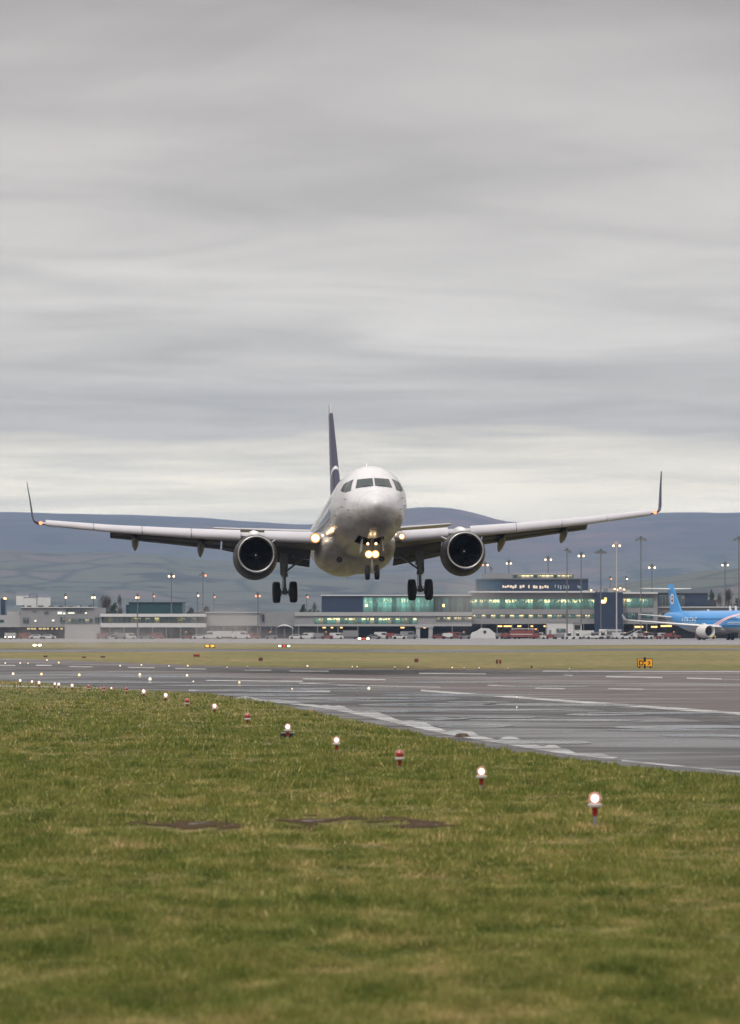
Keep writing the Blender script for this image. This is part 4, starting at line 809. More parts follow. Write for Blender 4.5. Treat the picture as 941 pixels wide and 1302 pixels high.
    g = MB(); g.lathe([(.60, .858), (1.25, .87), (1.3, .87)], (ex, ey, ez), n=48); fobj(g, 'inlet_duct', M['duct'])
    g = MB(); g.lathe([(1.42, .02), (1.42, .88)], (ex, ey, ez), n=40); fobj(g, 'fan_backing', M['duct'])
    g = MB()
    for k in range(20):
        a0 = 2*pi*k/20; P = []
        for q, rr in enumerate((.20, .42, .64, .85)):
            for e, dy in ((-.09-.03*q, 0), (.09+.03*q, .12)):
                aa = a0+e*(.9 if q else 1.3)+q*.05; P.append((ex+rr*cos(aa), ey+1.15+dy-.02*q, ez+rr*sin(aa)))
        g.add(P, [(0, 1, 3, 2), (2, 3, 5, 4), (4, 5, 7, 6)])
    fobj(g, 'fan', M['fan'])
    g = MB(); g.lathe([(.80, .005), (.83, .05), (.95, .13), (1.12, .21), (1.2, .22)], (ex, ey, ez), n=24, cap0=True); sp_ = fobj(g, 'spinner', M['duct'])
    g = MB(); g.lathe([(.795, .004), (.80, .03), (.81, .035)], (ex, ey, ez), n=12, cap0=True); fobj(g, 'spinner_mark', M['whitep'])
    g = MB(); g.lathe([(3.0, .8), (3.6, .72), (4.6, .5), (4.6, .45), (3.8, .3), (5.0, .02)], (ex, ey, ez), n=32); fobj(g, 'exhaust_nozzle', M['core'])
    g = MB()   # pylon
    R = [[(ex-w_, ey+y, z0), (ex+w_, ey+y, z0), (ex+w_*.9, ey+y, z1-.1), (ex, ey+y, z1), (ex-w_*.9, ey+y, z1-.1)] for y, w_, z0, z1 in ((.9, .05, ez+1.05, ez+1.18), (1.5, .27, ez+1.0, ez+1.36), (2.6, .30, ez+.95, ez+1.50), (4.1, .26, ez+.6, ez+1.62), (5.5, .22, ez+.7, ez+1.4), (8.0, .05, ez+1.0, ez+1.1))]
    g.rings(R, cap0=True, cap1=True); fobj(g, 'pylon', M['whitep'], angle=50)
    g = MB(); a = pi/2+sd_*radians(50); cx_, cz_ = cos(a), sin(a)   # strake on the inner side
    g.prism([(1.1, 0), (2.3, 0), (2.3, .30), (1.9, .30)], -.015, .015, 'x'); g.v = [(ex+cx_*(1.17+z)-cz_*x, ey+y, ez-.03+cz_*(1.17+z)+cx_*x) for x, y, z in g.v]; fobj(g, 'strake', M['whitep'], smooth=False)
    # landing light in the wing root
    q = 1 if sd_ < 0 else .66
    g = MB(); g.lathe([(0, .01), (.0, .26*q), (.05, .27*q)], (sd_*2.36, 15.78, -.90), n=20); fobj(g, 'landing_light', M['landl'] if sd_ < 0 else M['landl2'] if 'landl2' in M else M['taxil'])
    g = MB(); g.lathe([(.06, .275*q), (.02, .29*q), (.25, .22*q), (.4, .05)], (sd_*2.36, 15.78, -.90), n=20); fobj(g, 'light_housing', M['gear'])
    g = MB(); g.lathe([(0, .01), (.0, .07), (.05, .09)], (sd_*1.98, 15.3, -.80), n=16); fobj(g, 'turnoff_light', M['taxil'])
# main landing gear (wheel meshes shared)
def wheel(mt, r_, w_, name='wheel'):
    g = MB(); k = w_/2; g.lathe([(-k*.7, r_*.55), (-k*.95, r_*.62), (-k, r_*.78), (-k*.86, r_*.93), (-k*.5, r_*.995), (0, r_), (k*.5, r_*.995), (k*.86, r_*.93), (k, r_*.78), (k*.95, r_*.62), (k*.7, r_*.55)], axis='x', n=36)
    a = g.mesh('tyre', M['tyre'], angle=60); g = MB(); g.lathe([(-k*.75, .02), (-k*.8, r_*.2), (-k*.55, r_*.25), (-k*.6, r_*.5), (-k*.75, r_*.57), (k*.75, r_*.57), (k*.6, r_*.5), (k*.55, r_*.25), (k*.8, r_*.2), (k*.75, .02)], axis='x', n=28); return a, g.mesh('rim', M['rim'], angle=40)
WT = wheel(0, .60, .43); WN = wheel(0, .385, .25)
def add_wheel(W_, p):
    o = link('wheel', W_[0], jet, Vector(p)-BASE); o2 = link('rim', W_[1], o)
for sd_ in (-1, 1):
    X = sd_*3.8; yg = 22.3; za = -3.41
    for e in (-.475, .475): add_wheel(WT, (X+e, yg, za))
    g = MB(); g.tube((X, yg, za), (X, yg, -2.35), .085, n=12); g.tube((X, yg, -2.45), (X-sd_*.05, yg, -.9), .155, .17, 14); g.tube((X, yg, -2.55), (X, yg, -2.38), .19, n=14); g.tube((X, yg, za+.22), (X, yg, za-.14), .13, n=12); g.tube((X-.36, yg, za), (X+.36, yg, za), .085, n=12)
    for e in (-.27, .27): g.tube((X+e*.72, yg, za), (X+e*1.15, yg, za), .21, n=16)
    g.tube((X+.13, yg+.1, za+.9), (X+.2, yg+.1, -1.7), .02, n=6); g.tube((X-.14, yg+.05, za+.2), (X-.12, yg, -2.3), .018, n=6); strut = fobj(g, 'gear_strut', M['gear'])
    g = MB(); g.tube((X, yg+.16, za+.12), (X, yg+.48, -2.88), .05, n=8); g.tube((X, yg+.48, -2.88), (X, yg+.16, -2.42), .05, n=8); fobj(g, 'torque_link', M['gear'])
    g = MB(); g.tube((X-sd_*.05, yg, -2.28), (X-sd_*.75, yg, -1.75), .055, n=8); g.tube((X-sd_*.75, yg, -1.75), (X-sd_*1.5, yg-.1, -1.15), .07, n=8); g.tube((X-sd_*.75, yg, -1.75), (X-sd_*.3, yg, -1.1), .03, n=6); fobj(g, 'side_stay', M['gear'])
    g = MB(); g.prism([(-.95, 0), (-.95, .55), (-1.9, .52), (-2.45, .34), (-2.45, 0)], -.02, .02, 'x'); g.v = [(X+sd_*.17+sd_*x-sd_*.0+.38*(z-.27)*sd_*-.5, yg-.1+z*.9, y) for x, y, z in [(v[0], v[1], v[2]) for v in g.v]]; fobj(g, 'gear_door', M['canoe'], smooth=False)
    g = MB(); g.box(X-.26, X+.20, yg-.22, yg-.18, -2.05, -1.0); fobj(g, 'gear_door', M['gear'], smooth=False, bevel=.02)
# nose gear
yn, zn = 5.1, -3.56
for e in (-.25, .25): add_wheel(WN, (e, yn, zn))
g = MB(); g.tube((0, yn, zn), (0, yn-.05, -2.75), .055, n=12); g.tube((0, yn-.05, -2.8), (0, yn-.12, -1.4), .095, n=14); g.tube((-.2, yn, zn), (.2, yn, zn), .05, n=10); g.tube((0, yn-.05, -2.86), (0, yn-.05, -2.74), .12, n=12); g.tube((-.16, yn-.1, -2.62), (.16, yn-.1, -2.62), .03, n=8); g.tube((-.22, yn-.1, -2.1), (.22, yn-.1, -2.1), .03, n=8)
g.tube((0, yn-.08, -2.4), (-.22, yn+.9, -1.5), .04, n=8); g.tube((0, yn-.08, -2.4), (.22, yn+.9, -1.5), .04, n=8); fobj(g, 'gear_strut', M['gearw'])
g = MB(); g.tube((0, yn+.08, zn+.08), (0, yn+.3, -3.1), .03, n=8); g.tube((0, yn+.3, -3.1), (0, yn+.05, -2.75), .03, n=8); fobj(g, 'torque_link', M['gearw'])
for x, z, r_, m in ((-.17, -2.64, .20, 'landl'), (.17, -2.64, .20, 'landl'), (-.21, -2.10, .085, 'taxil'), (.21, -2.10, .085, 'taxil'), (-.09, -1.70, .06, 'taxil'), (.10, -1.71, .06, 'taxil'), (-.16, -1.78, .04, 'taxil')):  # smallest discs, up in the bay, are added glow for lamp reflections
    g = MB(); g.lathe([(0, .005), (.0, r_), (.02, r_*1.05)], (x, yn-.32, z), n=20); fobj(g, 'landing_light' if m == 'landl' else 'taxi_light_and_bay_glint', M[m])
    g = MB(); g.lathe([(.02, r_*1.1), (.0, r_*1.15), (.14, r_*.9), (.2, .02)], (x, yn-.32, z), n=20); fobj(g, 'light_housing', M['gear'])
for sd_ in (-1, 1):
    g = MB(); g.box(-.015, .015, 4.2, 6.1, -2.52, -1.85); g.v = [(sd_*.5+x+sd_*(-z-1.85)*.1, y, z) for x, y, z in g.v]; fobj(g, 'gear_door', M['door'], smooth=False)
bpy.context.view_layer.update()
for sd_ in (): pass
# ------------------------------------------------------------------ blue airliner parked on the taxi lane
PLK = [(0, -.35, -.35, 0), (.08, -.18, -.55, .25), (.3, .05, -.80, .49), (.7, .30, -1.10, .80), (1.2, .58, -1.35, 1.08), (1.8, .95, -1.55, 1.30), (2.4, 1.32, -1.68, 1.46), (3.2, 1.68, -1.82, 1.62), (4.2, 1.90, -1.93, 1.78), (6, 2.0, -2.0, 1.9), (25, 2.0, -2.0, 1.9), (29, 1.98, -1.35, 1.6), (33, 1.85, -.2, .95), (36, 1.6, .6, .4), (37, 1.3, .95, .08)]
PF = Fus(PLK); TH = radians(25); NX, NY = gx(973, 728), 728
blue = empty('parked_airliner', (0, 0, 0), label='sky blue airliner with white wings taxiing behind the runway at the right edge', cat='airliner')
PB = Vector((0, 16.5, -3.35)); blue.matrix_world = Matrix.Translation((NX, NY, 3.35)) @ Matrix.Rotation(TH, 4, 'Z') @ Matrix.Translation(PB)
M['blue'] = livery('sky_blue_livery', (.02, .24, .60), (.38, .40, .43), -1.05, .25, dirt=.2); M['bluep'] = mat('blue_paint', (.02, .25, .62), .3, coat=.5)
M['pink'] = mat('pale_pink_print', (.75, .50, .55), .4); M['pwing'] = mat('white_wing', (.62, .62, .64), .35, noise=.1, nscale=1); M['cowlw'] = mat('pale_cowl', (.60, .59, .58), .35, noise=.1, nscale=2)
def pobj(mb, name, m, parent=None, **k):
    o = mb.obj(name, m, parent or blue, **k)
    if parent is None: o.location = -PB
    return o
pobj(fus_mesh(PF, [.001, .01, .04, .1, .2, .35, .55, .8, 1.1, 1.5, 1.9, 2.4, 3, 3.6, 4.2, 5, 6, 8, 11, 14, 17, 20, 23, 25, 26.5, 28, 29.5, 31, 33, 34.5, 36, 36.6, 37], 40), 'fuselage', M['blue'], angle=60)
for sd_ in (-1, 1):
    for c, mode in (([(.06, .78), (.85, .70), (.78, 1.12), (.06, 1.18)], 'xz'), ([(2.1, .75), (2.7, .75), (2.75, 1.2), (2.35, 1.22)], 'yz'), ([(2.8, .78), (3.3, .88), (3.25, 1.15), (2.88, 1.2)], 'yz')):
        g = MB(); PF.patch(g, [(sd_*q[0] if mode == 'xz' else q[0], q[1]) for q in c], mode, .02, 4, sd_); pobj(g, 'windscreen', M['cabin'])
    for i in range(30):
        g = None
g = MB(); PF.patch(g, [(11.88, .25), (12.12, .25), (12.12, .6), (11.88, .6)], 'yz', .012, 2); g.v = [(x, y-12, z) for x, y, z in g.v]; pwm = g.mesh('cabin_window', M['cabin'])
for sd_ in (-1, 1):
    for i in range(34):
        o = link('cabin_window', pwm, blue, -PB+Vector((0, 6.6+i*.54, 0))); o.scale = (sd_, 1, 1)
sd_ = -1
for k, wd in ((0, .30), (.42, .22)):   # pink-white ribbon sweeping up the side
    g = MB(); PF.strip(g, interp_pts([(17.5+k*3, -1.3), (14+k*3, -.6), (11+k*2.4, .35), (8.6+k*2, .95), (5.6+k, 1.45)], 6), wd, .02, sd_); pobj(g, 'livery_ribbon', M['pink'])
g = MB()
for z, y0, y1 in ((.95, 4.2, 8.5), (.68, 4.0, 7.2), (-.15, 4.3, 10), (-.45, 4.3, 10.4)): PF.strip(g, [(y0+(y1-y0)*k/6, z) for k in range(7)], .10, .02, sd_)
pobj(g, 'livery_lines', M['whitep'])
# white lettering on the rear fuselage: too small to read in the photograph, kept as slanted strokes
g = MB()
for i in range(6):
    y = 27.0-i*.95
    PF.strip(g, [(y-.12, .15), (y-.3, .75)], .16, .02, sd_); PF.strip(g, [(y-.12, .18), (y-.62, .18)], .13, .02, sd_)
    if i % 2: PF.strip(g, [(y-.3, .72), (y-.8, .72)], .13, .02, sd_)
    if i in (2, 4): PF.strip(g, [(y-.2, .46), (y-.66, .46)], .11, .02, sd_)
PF.strip(g, [(27-.7*k, -.25) for k in range(9)], .08, .02, sd_); pobj(g, 'side_lettering', M['whitep'])
g = MB(); R = []
for i in range(17):
    u = i/16; q = max(.05, sin(pi*u)**.5); R.append([(2.05*q*cos(2*pi*j/24), 10.2+12*u, -1.15+1.2*q*sin(2*pi*j/24)) for j in range(24)])
g.rings(R, cap0=True, cap1=True); pobj(g, 'belly_fairing', M['cowlw'])
g = MB(); vloft(g, [(1.2, 28.6, 6.0, .09), (2.0, 30.2, 4.4, .10), (5.4, 32.6, 2.7, .10), (6.9, 33.5, 2.1, .08)]); pobj(g, 'tail_fin', M['bluep'], angle=50)
g = MB()
for a, m in ((0, 0),): 
    V = [(-.22, 33.4+.70*cos(2*pi*k/24), 4.2+.95*sin(2*pi*k/24)) for k in range(24)]+[(-.22, 33.4+.48*cos(2*pi*k/24), 4.2+.64*sin(2*pi*k/24)) for k in range(24)]
    V = [(x-.02, y, z) for x, y, z in V]; g.add(V, [(k, (k+1) % 24, 24+(k+1) % 24, 24+k) for k in range(24)])
pobj(g, 'tail_emblem', M['whitep'], smooth=False)
g = MB(); g.add([(-.26, 33.4+.46*cos(2*pi*k/24), 4.2+.62*sin(2*pi*k/24)) for k in range(24)], [tuple(range(24))]); pobj(g, 'tail_emblem', mat('dark_red_print', (.10, .03, .06), .4), smooth=False)
g = MB(); g.add([(-.28, 33.4+.18*cos(2*pi*k/12)*(1+.5*(k % 2)), 4.3+.3*sin(2*pi*k/12)) for k in range(12)], [tuple(range(12))]); pobj(g, 'tail_emblem', M['whitep'], smooth=False)
for sd_ in (-1, 1):
    g = MB(); wing_loft(g, [(.3, 33.9, 6.05, 2.4, .10, 0), (5.1, 35.6, 6.15, 1.3, .10, 0)], sd_); pobj(g, 'upper_tailplane', M['pwing'], angle=50)
    g = MB(); wing_loft(g, [(.3, 31.6, .75, 3.4, .10, .05), (6.0, 35.0, 1.35, 1.3, .10, 0)], sd_); pobj(g, 'tailplane', M['pwing'], angle=50)
    g = MB(); wing_loft(g, [(1.0, 12.2, -1.05, 6.6, .13, .2), (6, 15.0, -.70, 4.2, .12, .1), (16.4, 20.6, .25, 1.6, .10, 0)], sd_); pobj(g, 'wing', M['pwing'], angle=50)
    g = MB(); R = []
    for X, y, z, c, nx, nz in ((16.3, 20.6, .24, 1.6, 0, 1), (16.55, 20.9, .33, 1.3, .6, .8), (16.7, 21.2, .55, 1.0, .9, .4), (17.0, 21.7, 1.25, .5, .95, .3)): R.append([(sd_*(X-t_*c*.1*nx), y+u*c, z+t_*c*.1*nz) for u, t_ in AF])
    g.rings(R, cap0=True, cap1=True); pobj(g, 'winglet', M['pwing'])
    ex, ey, ez = sd_*4.9, 11.2, -1.75
    g = MB(); g.lathe([(.9, .9), (.3, .9), (.05, .96), (0, 1.02), (.06, 1.10), (.5, 1.2), (1.4, 1.27), (2.6, 1.2), (3.4, 1.0), (3.4, .9)], (ex, ey, ez), n=32); pobj(g, 'nacelle', M['cowlw'], angle=60)
    g = MB(); g.lathe([(.88, .91), (.9, .02)], (ex, ey, ez), n=24); g.lathe([(.5, .02), (.85, .25), (.88, .25)], (ex, ey, ez), n=12); pobj(g, 'fan', M['duct'])
    g = MB(); g.prism([(ey+1.2, ez+1.1), (ey+5, ez+.6), (ey+5, ez+1.0), (ey+2.2, ez+1.45)], ex-.15, ex+.15, 'x'); pobj(g, 'pylon', M['cowlw'], smooth=False)
    g = MB(); g.tube((sd_*3.0, 17.6, -2.8), (sd_*2.9, 17.6, -1.2), .13, n=8); pobj(g, 'gear_strut', M['gear'])
    for e in (-.45, .45):
        o = link('wheel', WT[0], blue, Vector((sd_*3.0+e, 17.6, -2.77))-PB); link('rim', WT[1], o)
    o = link('wheel', WN[0], blue, Vector((sd_*.22, 4.0, -2.98))-PB); link('rim', WN[1], o)
g = MB(); g.tube((0, 4.0, -3.0), (0, 4.0, -1.8), .09, n=8); pobj(g, 'gear_strut', M['gearw'])
for y, h in ((10, .9), (12, .9), (5.6, .35), (20, .3)):
    g = MB(); g.prism([(y, 1.95), (y+.7, 1.95), (y+.75, 1.95+h), (y+.35, 1.95+h)], -.04, .04, 'x'); pobj(g, 'antenna', M['whitep'], smooth=False)
# ------------------------------------------------------------------ floodlight masts
M['mast'] = mat('galvanised_mast', (.13, .135, .14), .5, metal=.3, noise=.2, nscale=2); M['mastl'] = mat('pale_mast', (.42, .38, .36), .5)
M['floodl'] = emis('lit_floodlight', (1.0, .74, .48), 3.2); M['floodo'] = emis('orange_floodlight', (1.0, .42, .20), 2); M['floodx'] = mat('unlit_floodlight', (.14, .14, .15), .4)
def mast(x, y, D, lit, n, span, label, yb=0, pale=False, name='floodlight_mast'):
    H = gz(y, D); e = empty(name, (gx(x, D), D, 0), label=label, cat='light mast', group='floodlight masts round the apron')
    k = D/F; g = MB(); r_ = .8*k*.62; g.tube((0, 0, 0), (0, 0, H), max(.14, r_*1.05), max(.09, r_*.6), 10); g.obj('pole', M['mastl' if pale else 'mast'], e)
    g = MB(); s = span*k/2; g.box(-s, s, -.12, .12, H-.22, H-.04); g.box(-.25, .25, -.2, .2, H-.1, H+.35); g.obj('crossarm', M['mastl' if pale else 'mast'], e, smooth=False)
    for i in range(n):
        xx = -s+(2*s)*i/(n-1) if n > 1 else s*.8
        g = MB(); g.box(xx-.32, xx+.32, -.25, .22, H-.62, H-.24); h = g.obj('floodlight', M['floodx'], e, smooth=False)
        m = lit[i % len(lit)]
        if m != '-': g = MB(); g.lathe([(0, .02), (-.08, .20), (0, .22)], (xx, -.30, H-.46), n=10); g.obj('lamp', M['floodl' if m == 'L' else 'floodo'], h)
for a in [(697, 709, 880, 'LL', 2, 7, 'short lit floodlight mast rising behind the rooftop pavilion'), (721, 699, 800, '-', 1, 9, 'slim dark mast with one arm to the right, before the white box truck'),
          (739, 704, 815, 'LL', 2, 6, 'lit mast right of the navy upper storey, by the white box truck end'), (764, 700, 805, '-', 4, 11, 'unlit wide-headed mast in front of the navy stair tower'),
          (784, 691, 800, 'LL', 2, 8, 'brightest and palest lit mast at the right side of the navy stair tower', 0, True), (815, 684, 798, '-', 3, 11, 'tallest unlit dark mast right of the navy stair tower'),
          (829, 719, 860, 'L', 2, 7, 'lit mast just left of the blue tail fin'), (922, 716, 900, 'L', 2, 7, 'lit mast behind the blue fuselage near the right edge'), (939.5, 684, 800, '-', 3, 11, 'tall unlit mast cut by the right edge of the frame'),
          (776, 734, 1050, 'O', 1, 3, 'small far amber lit mast left of the brightest mast'), (796, 734, 1050, 'L', 1, 3, 'small far white lit mast right of the brightest mast'),
          (617, 716, 960, 'OL', 2, 6, 'dim orange lit mast beside the right engine'), (647, 714, 960, 'L', 2, 5, 'mast above the pavilion, right of the right engine'), (624, 722, 1050, '-', 1, 3, 'short unlit mast above the left end of the pavilion'),
          (83, 757, 860, 'L', 1, 2.4, 'lit mast over the pale office building, first from the left'), (119, 757, 860, 'L', 2, 3, 'lit mast at the right end of the pale office building'), (175, 757, 830, 'LO', 2, 3, 'lit mast in front of the dark teal hall'),
          (195, 756, 1100, 'O', 1, 3, 'small orange lamp mast standing behind the teal hall roof'), (218, 730, 840, 'LL', 2, 6, 'bright tall lit mast at the right part of the teal hall'), (258, 729, 850, '-O', 2, 7, 'blurred tall mast with dark head and orange lamp, under the left wing'),
          (251, 755, 1000, 'L', 1, 3, 'small lamp mast left of the foot of the blurred tall mast'), (328, 755, 840, 'OO', 2, 5, 'red-orange lit mast below the left engine'), (272, 757, 1100, 'O', 1, 3, 'faint small lamp mast right of the blurred tall mast'),
          (390, 757, 1000, 'O', 1, 3, 'faint orange lamp mast right of the left main wheels')]: mast(*a)
# ------------------------------------------------------------------ runway edge lights in the grass
M['redp'] = mat('red_paint', (.30, .012, .015), .4, noise=.3, nscale=20); M['post'] = mat('grey_post', (.20, .20, .20), .5, noise=.3, nscale=20); M['ring'] = mat('pale_flange', (.36, .33, .32), .45)
M['edgec'] = emis('edge_lamp_core', (1.0, .90, .80), 4); M['redglass'] = mat('red_glass', (.30, .02, .015), .15, coat=1)
def mk_dome():
    m = bpy.data.materials.new('pink_dome_glass'); m.use_nodes = True; t = m.node_tree; b = t.nodes['Principled BSDF']; b.inputs['Base Color'].default_value = (.75, .42, .40, 1); b.inputs['Roughness'].default_value = .2
    tr = N(t, 'ShaderNodeBsdfTransparent', inp={0: (1, .86, .82, 1)}); lw = N(t, 'ShaderNodeLayerWeight', inp={0: .35}); ms = N(t, 'ShaderNodeMixShader'); t.links.new(math_(t, 'ADD', math_(t, 'MULTIPLY', lw.outputs['Facing'], .6), .12), ms.inputs[0]); t.links.new(tr.outputs[0], ms.inputs[1]); t.links.new(b.outputs[0], ms.inputs[2]); t.links.new(ms.outputs[0], t.nodes['Material Output'].inputs[0]); return m
M['dome'] = mk_dome()
def edge_light(x, y, H, lit, label, k=1.0, box=False):
    e = empty('runway_edge_light', G(x, y, 0), label=label, cat='edge light', group='runway edge lights standing in the grass')
    if y < 884: k *= .72
    z = H-.15*k; r_ = .076*k
    g = MB(); g.tube((0, 0, -.05), (0, 0, z-.08*k), .022*k, n=10); g.obj('post', M['post'], e)
    g = MB(); g.lathe([(z-.12*k, .024*k), (z-.11*k, .03*k), (z-.02*k, .036*k), (z-.018*k, .03*k)], axis='z', n=16, cap0=True, cap1=True); g.obj('coupling', M['redp'], e)
    g = MB(); g.lathe([(z-.02*k, .03*k), (z-.012*k, .084*k), (z+.012*k, .088*k), (z+.03*k, .07*k), (z+.03*k, .01)], axis='z', n=24, cap0=True, cap1=True); g.obj('flange', M['ring' if lit != 'red' else 'ring'], e)
    g = MB(); c = z+.03*k+r_*.75; g.lathe([(c-r_*.75, r_*.66)]+[(c+r_*sin(a), r_*cos(a)) for a in [-.6, -.3, 0, .3, .6, .9, 1.2, 1.45]]+[(c+r_, .002)], axis='z', n=24); g.obj('dome', M['dome' if lit != 'red' else 'redglass'], e)
    if lit != 'red': g = MB(); rr = r_*.60; g.lathe([(c+rr*sin(a), max(.001, rr*cos(a))) for a in [-1.5, -1.1, -.7, -.35, 0, .35, .7, 1.1, 1.5]], axis='z', n=20); g.obj('lamp', M['edgec'], e)
    if box:
        for s in (-1, 1):
            g = MB(); g.prism([(s*.03, 0), (s*.17, 0), (s*.16, .08), (s*.13, .10), (s*.04, .10)], .05, .22); g.obj('guard_box', M['tyre'], e, smooth=False); g = MB(); g.box(min(s*.03, s*.14), max(s*.03, s*.14), .04, .23, .101, .112); g.obj('guard_box_lid', M['ring'], e, smooth=False)
EL = [(756, 1053, .42, 'L', 'nearest and largest lit runway edge light on a red and grey post', 1.0, 0), (612, 1004, .33, 'L', 'second nearest lit runway edge light, beside a small dark clump of soil', .95, 0),
 (508, 978, .32, 'red', 'red domed edge light on a red cone, nearest of the red ones', .95, 0), (428, 957, .30, 'L', 'lit edge light with red cone between the red dome and the boxed lamp', .9, 0),
 (366, 938, .30, 'L', 'lit edge light standing between two black boxes in the grass', .95, 1), (315, 921, .27, 'red', 'red domed edge light left of the boxed lamp', .95, 0),
 (273, 906, .25, 'L', 'small lit edge light halfway down the row, just before the second small red one', .95, 0), (238, 898.5, .24, 'red', 'dark red edge light left of the small lit one', 1.0, 0),
 (211, 891, .25, 'L', 'lit edge light left of the dark red one at the asphalt corner', 1.0, 0), (183, 886, .26, 'L', 'lit edge light close to the bend of the asphalt edge', 1.0, 0),
 (161, 882, .22, 'red', 'small red edge light left of the bend', 1.1, 0), (142, 880.5, .20, 'L', 'tiny lit edge light with a red neighbour on either side', .7, 0), (132, 881, .22, 'red', 'tiny red edge light right of the twin reds', 1.2, 0),
 (113, 878.5, .22, 'red', 'tiny red edge light on the far part of the row', 1.2, 0), (92, 877.5, .24, 'L', 'far lit edge light at the grass edge right of the paired lamps', 1.2, 0), (75, 876, .24, 'L', 'far lit edge light near the left part of the grass edge', 1.1, 0),
 (70, 875.6, .24, 'L', 'far lit edge light touching its neighbour on the right', 1.0, 0), (50, 873.5, .24, 'L', 'far small edge light third from the left frame edge', 1.2, 0), (41, 872.6, .24, 'L', 'far small edge light second from the left frame edge', 1.0, 0), (26, 871, .24, 'L', 'far small edge light first from the left frame edge', 1.1, 0)]
for a in EL: edge_light(*a)
# inset runway lights and far edge lamps on the asphalt
M['insetw'] = emis('inset_lamp', (1.0, .82, .64), 1.5); M['insety'] = emis('amber_inset_lamp', (1.0, .80, .38), 1.5)
def inset(x, y, r_, m, label, h=.06):
    r_ *= .62
    e = empty('inset_light', G(x, y, .004), label=label, cat='runway light', group='small lamps set into the wet runway')
    g = MB(); g.lathe([(0, r_*1.5), (.03, r_*1.3), (.04, r_*.8)], axis='z', n=14, cap1=True); g.obj('casing', M['post'], e)
    g = MB(); g.lathe([(.035, r_*.8), (.04+r_*.8, r_), (.04+r_*1.6, r_*.7), (.04+r_*1.9, .01)], axis='z', n=12); g.obj('lamp', M[m], e)
IN = [(469, 878, .085, 'insetw', 'bright white lamp in the middle of the wet runway under the nose'), (191, 866, .11, 'insetw', 'bright lamp on the wet asphalt above the bend of the grass'), (178, 860, .10, 'insetw', 'lamp just above and left of the bright one near the bend'), (101, 860.5, .10, 'insety', 'yellowish lamp on the left part of the wet asphalt'),
 (53, 859.5, .10, 'insety', 'yellow lamp second from the left on the wet asphalt'), (17, 859, .10, 'insetw', 'lamp first from the left on the wet asphalt'), (238, 861, .09, 'insetw', 'small lamp right of the pair near the bend'), (304.5, 870, .07, 'insety', 'yellow lamp left of the long white dash'),
 (371.5, 878, .045, 'insetw', 'faint lamp in the wet asphalt left of the bright middle lamp'), (657, 901.5, .03, 'insetw', 'tiny lamp just below the long white line'), (657, 888.6, .03, 'insetw', 'tiny lamp lying on the long white line'), (246, 868.5, .05, 'insetw', 'tiny lamp right of the bright one near the bend')]
for a in IN: inset(*a)
ORD = 'first second third fourth fifth sixth seventh eighth ninth tenth eleventh twelfth thirteenth fourteenth fifteenth sixteenth seventeenth eighteenth nineteenth twentieth twenty-first'.split()
FL = [(75, 845.5, .14), (153, 849.5, .12), (180, 848.5, .12), (215, 849.8, .10), (239, 849.6, .12), (289, 851.5, .08), (315, 850.3, .07), (391, 850, .13), (448, 850.8, .09), (454, 850.8, .09), (502, 851.2, .08), (519, 851.4, .10), (575, 852, .10), (590, 852.2, .07), (609, 852.3, .08), (646, 852.5, .06), (724, 853.4, .07), (60, 842, .14), (26, 846, .12), (7, 846, .12), (36, 846.2, .10)]
for i, (x, y, r_) in enumerate(FL):
    r_ *= .42
    e = empty('far_edge_light', G(x, y, .004), label='tiny glowing lamp on the far runway edge, %s from the left' % ORD[sorted(p[0] for p in FL).index(x)], cat='runway light', group='lamps along the far runway edge')
    g = MB(); g.tube((0, 0, 0), (0, 0, .12), .03, n=8); g.obj('post', M['post'], e); g = MB(); g.lathe([(.1, r_*.6), (.1+r_*.7, r_), (.1+r_*1.6, r_*.6), (.1+r_*1.8, .01)], axis='z', n=10, cap0=True); g.obj('lamp', M['insetw' if i % 4 else 'insety'], e)
# ------------------------------------------------------------------ signs in the middle grass strip
M['yel'] = mat('yellow_sign_face', (.75, .33, .02), .5, emit=(1, .45, .02), es=.25); M['blk'] = mat('black_sign_paint', (.015, .012, .01), .5)
D = gd(849.5); e = empty('taxiway_sign', (gx(820, D), D, 0), label='yellow taxiway sign with black D and arrow on the grass strip', cat='sign')
k = D/F; g = MB(); g.box(-9.8*k, 9.8*k, 0, .25, 1.5*k, 12*k); g.obj('casing', M['blk'], e, smooth=False, bevel=.02); g = MB(); g.box(-9.1*k, 9.1*k, -.02, .01, 2.3*k, 11.2*k); g.obj('face', M['yel'], e, smooth=False)
for x in (-7*k, 7*k): g = MB(); g.tube((x, .12, 0), (x, .12, 2*k), .05, n=8); g.obj('leg', M['blk'], e)
def letter(txt, x, z, size, par, m, y=-.03, rot=(pi/2, 0, 0)):
    c = bpy.data.curves.new('letter', 'FONT'); c.body = txt; c.size = size; c.extrude = .004; c.offset = .012; c.align_x = 'CENTER'; c.materials.append(m); o = bpy.data.objects.new('letter', c); COL.objects.link(o); o.parent = par; dg = bpy.context.evaluated_depsgraph_get(); me = bpy.data.meshes.new_from_object(o.evaluated_get(dg)); bpy.data.objects.remove(o); o = link('letter', me, par, (x, y, z), rot); return o
letter('D', -4.9*k, 3.6*k, 9*k, e, M['blk'])
g = MB(); g.prism([(3.6*k, 3.9*k), (4.8*k, 3.9*k), (6.9*k, 6.6*k), (4.8*k, 9.3*k), (3.6*k, 9.3*k), (5.2*k, 6.6*k)], -.035, -.02); g.obj('arrow', M['blk'], e, smooth=False)
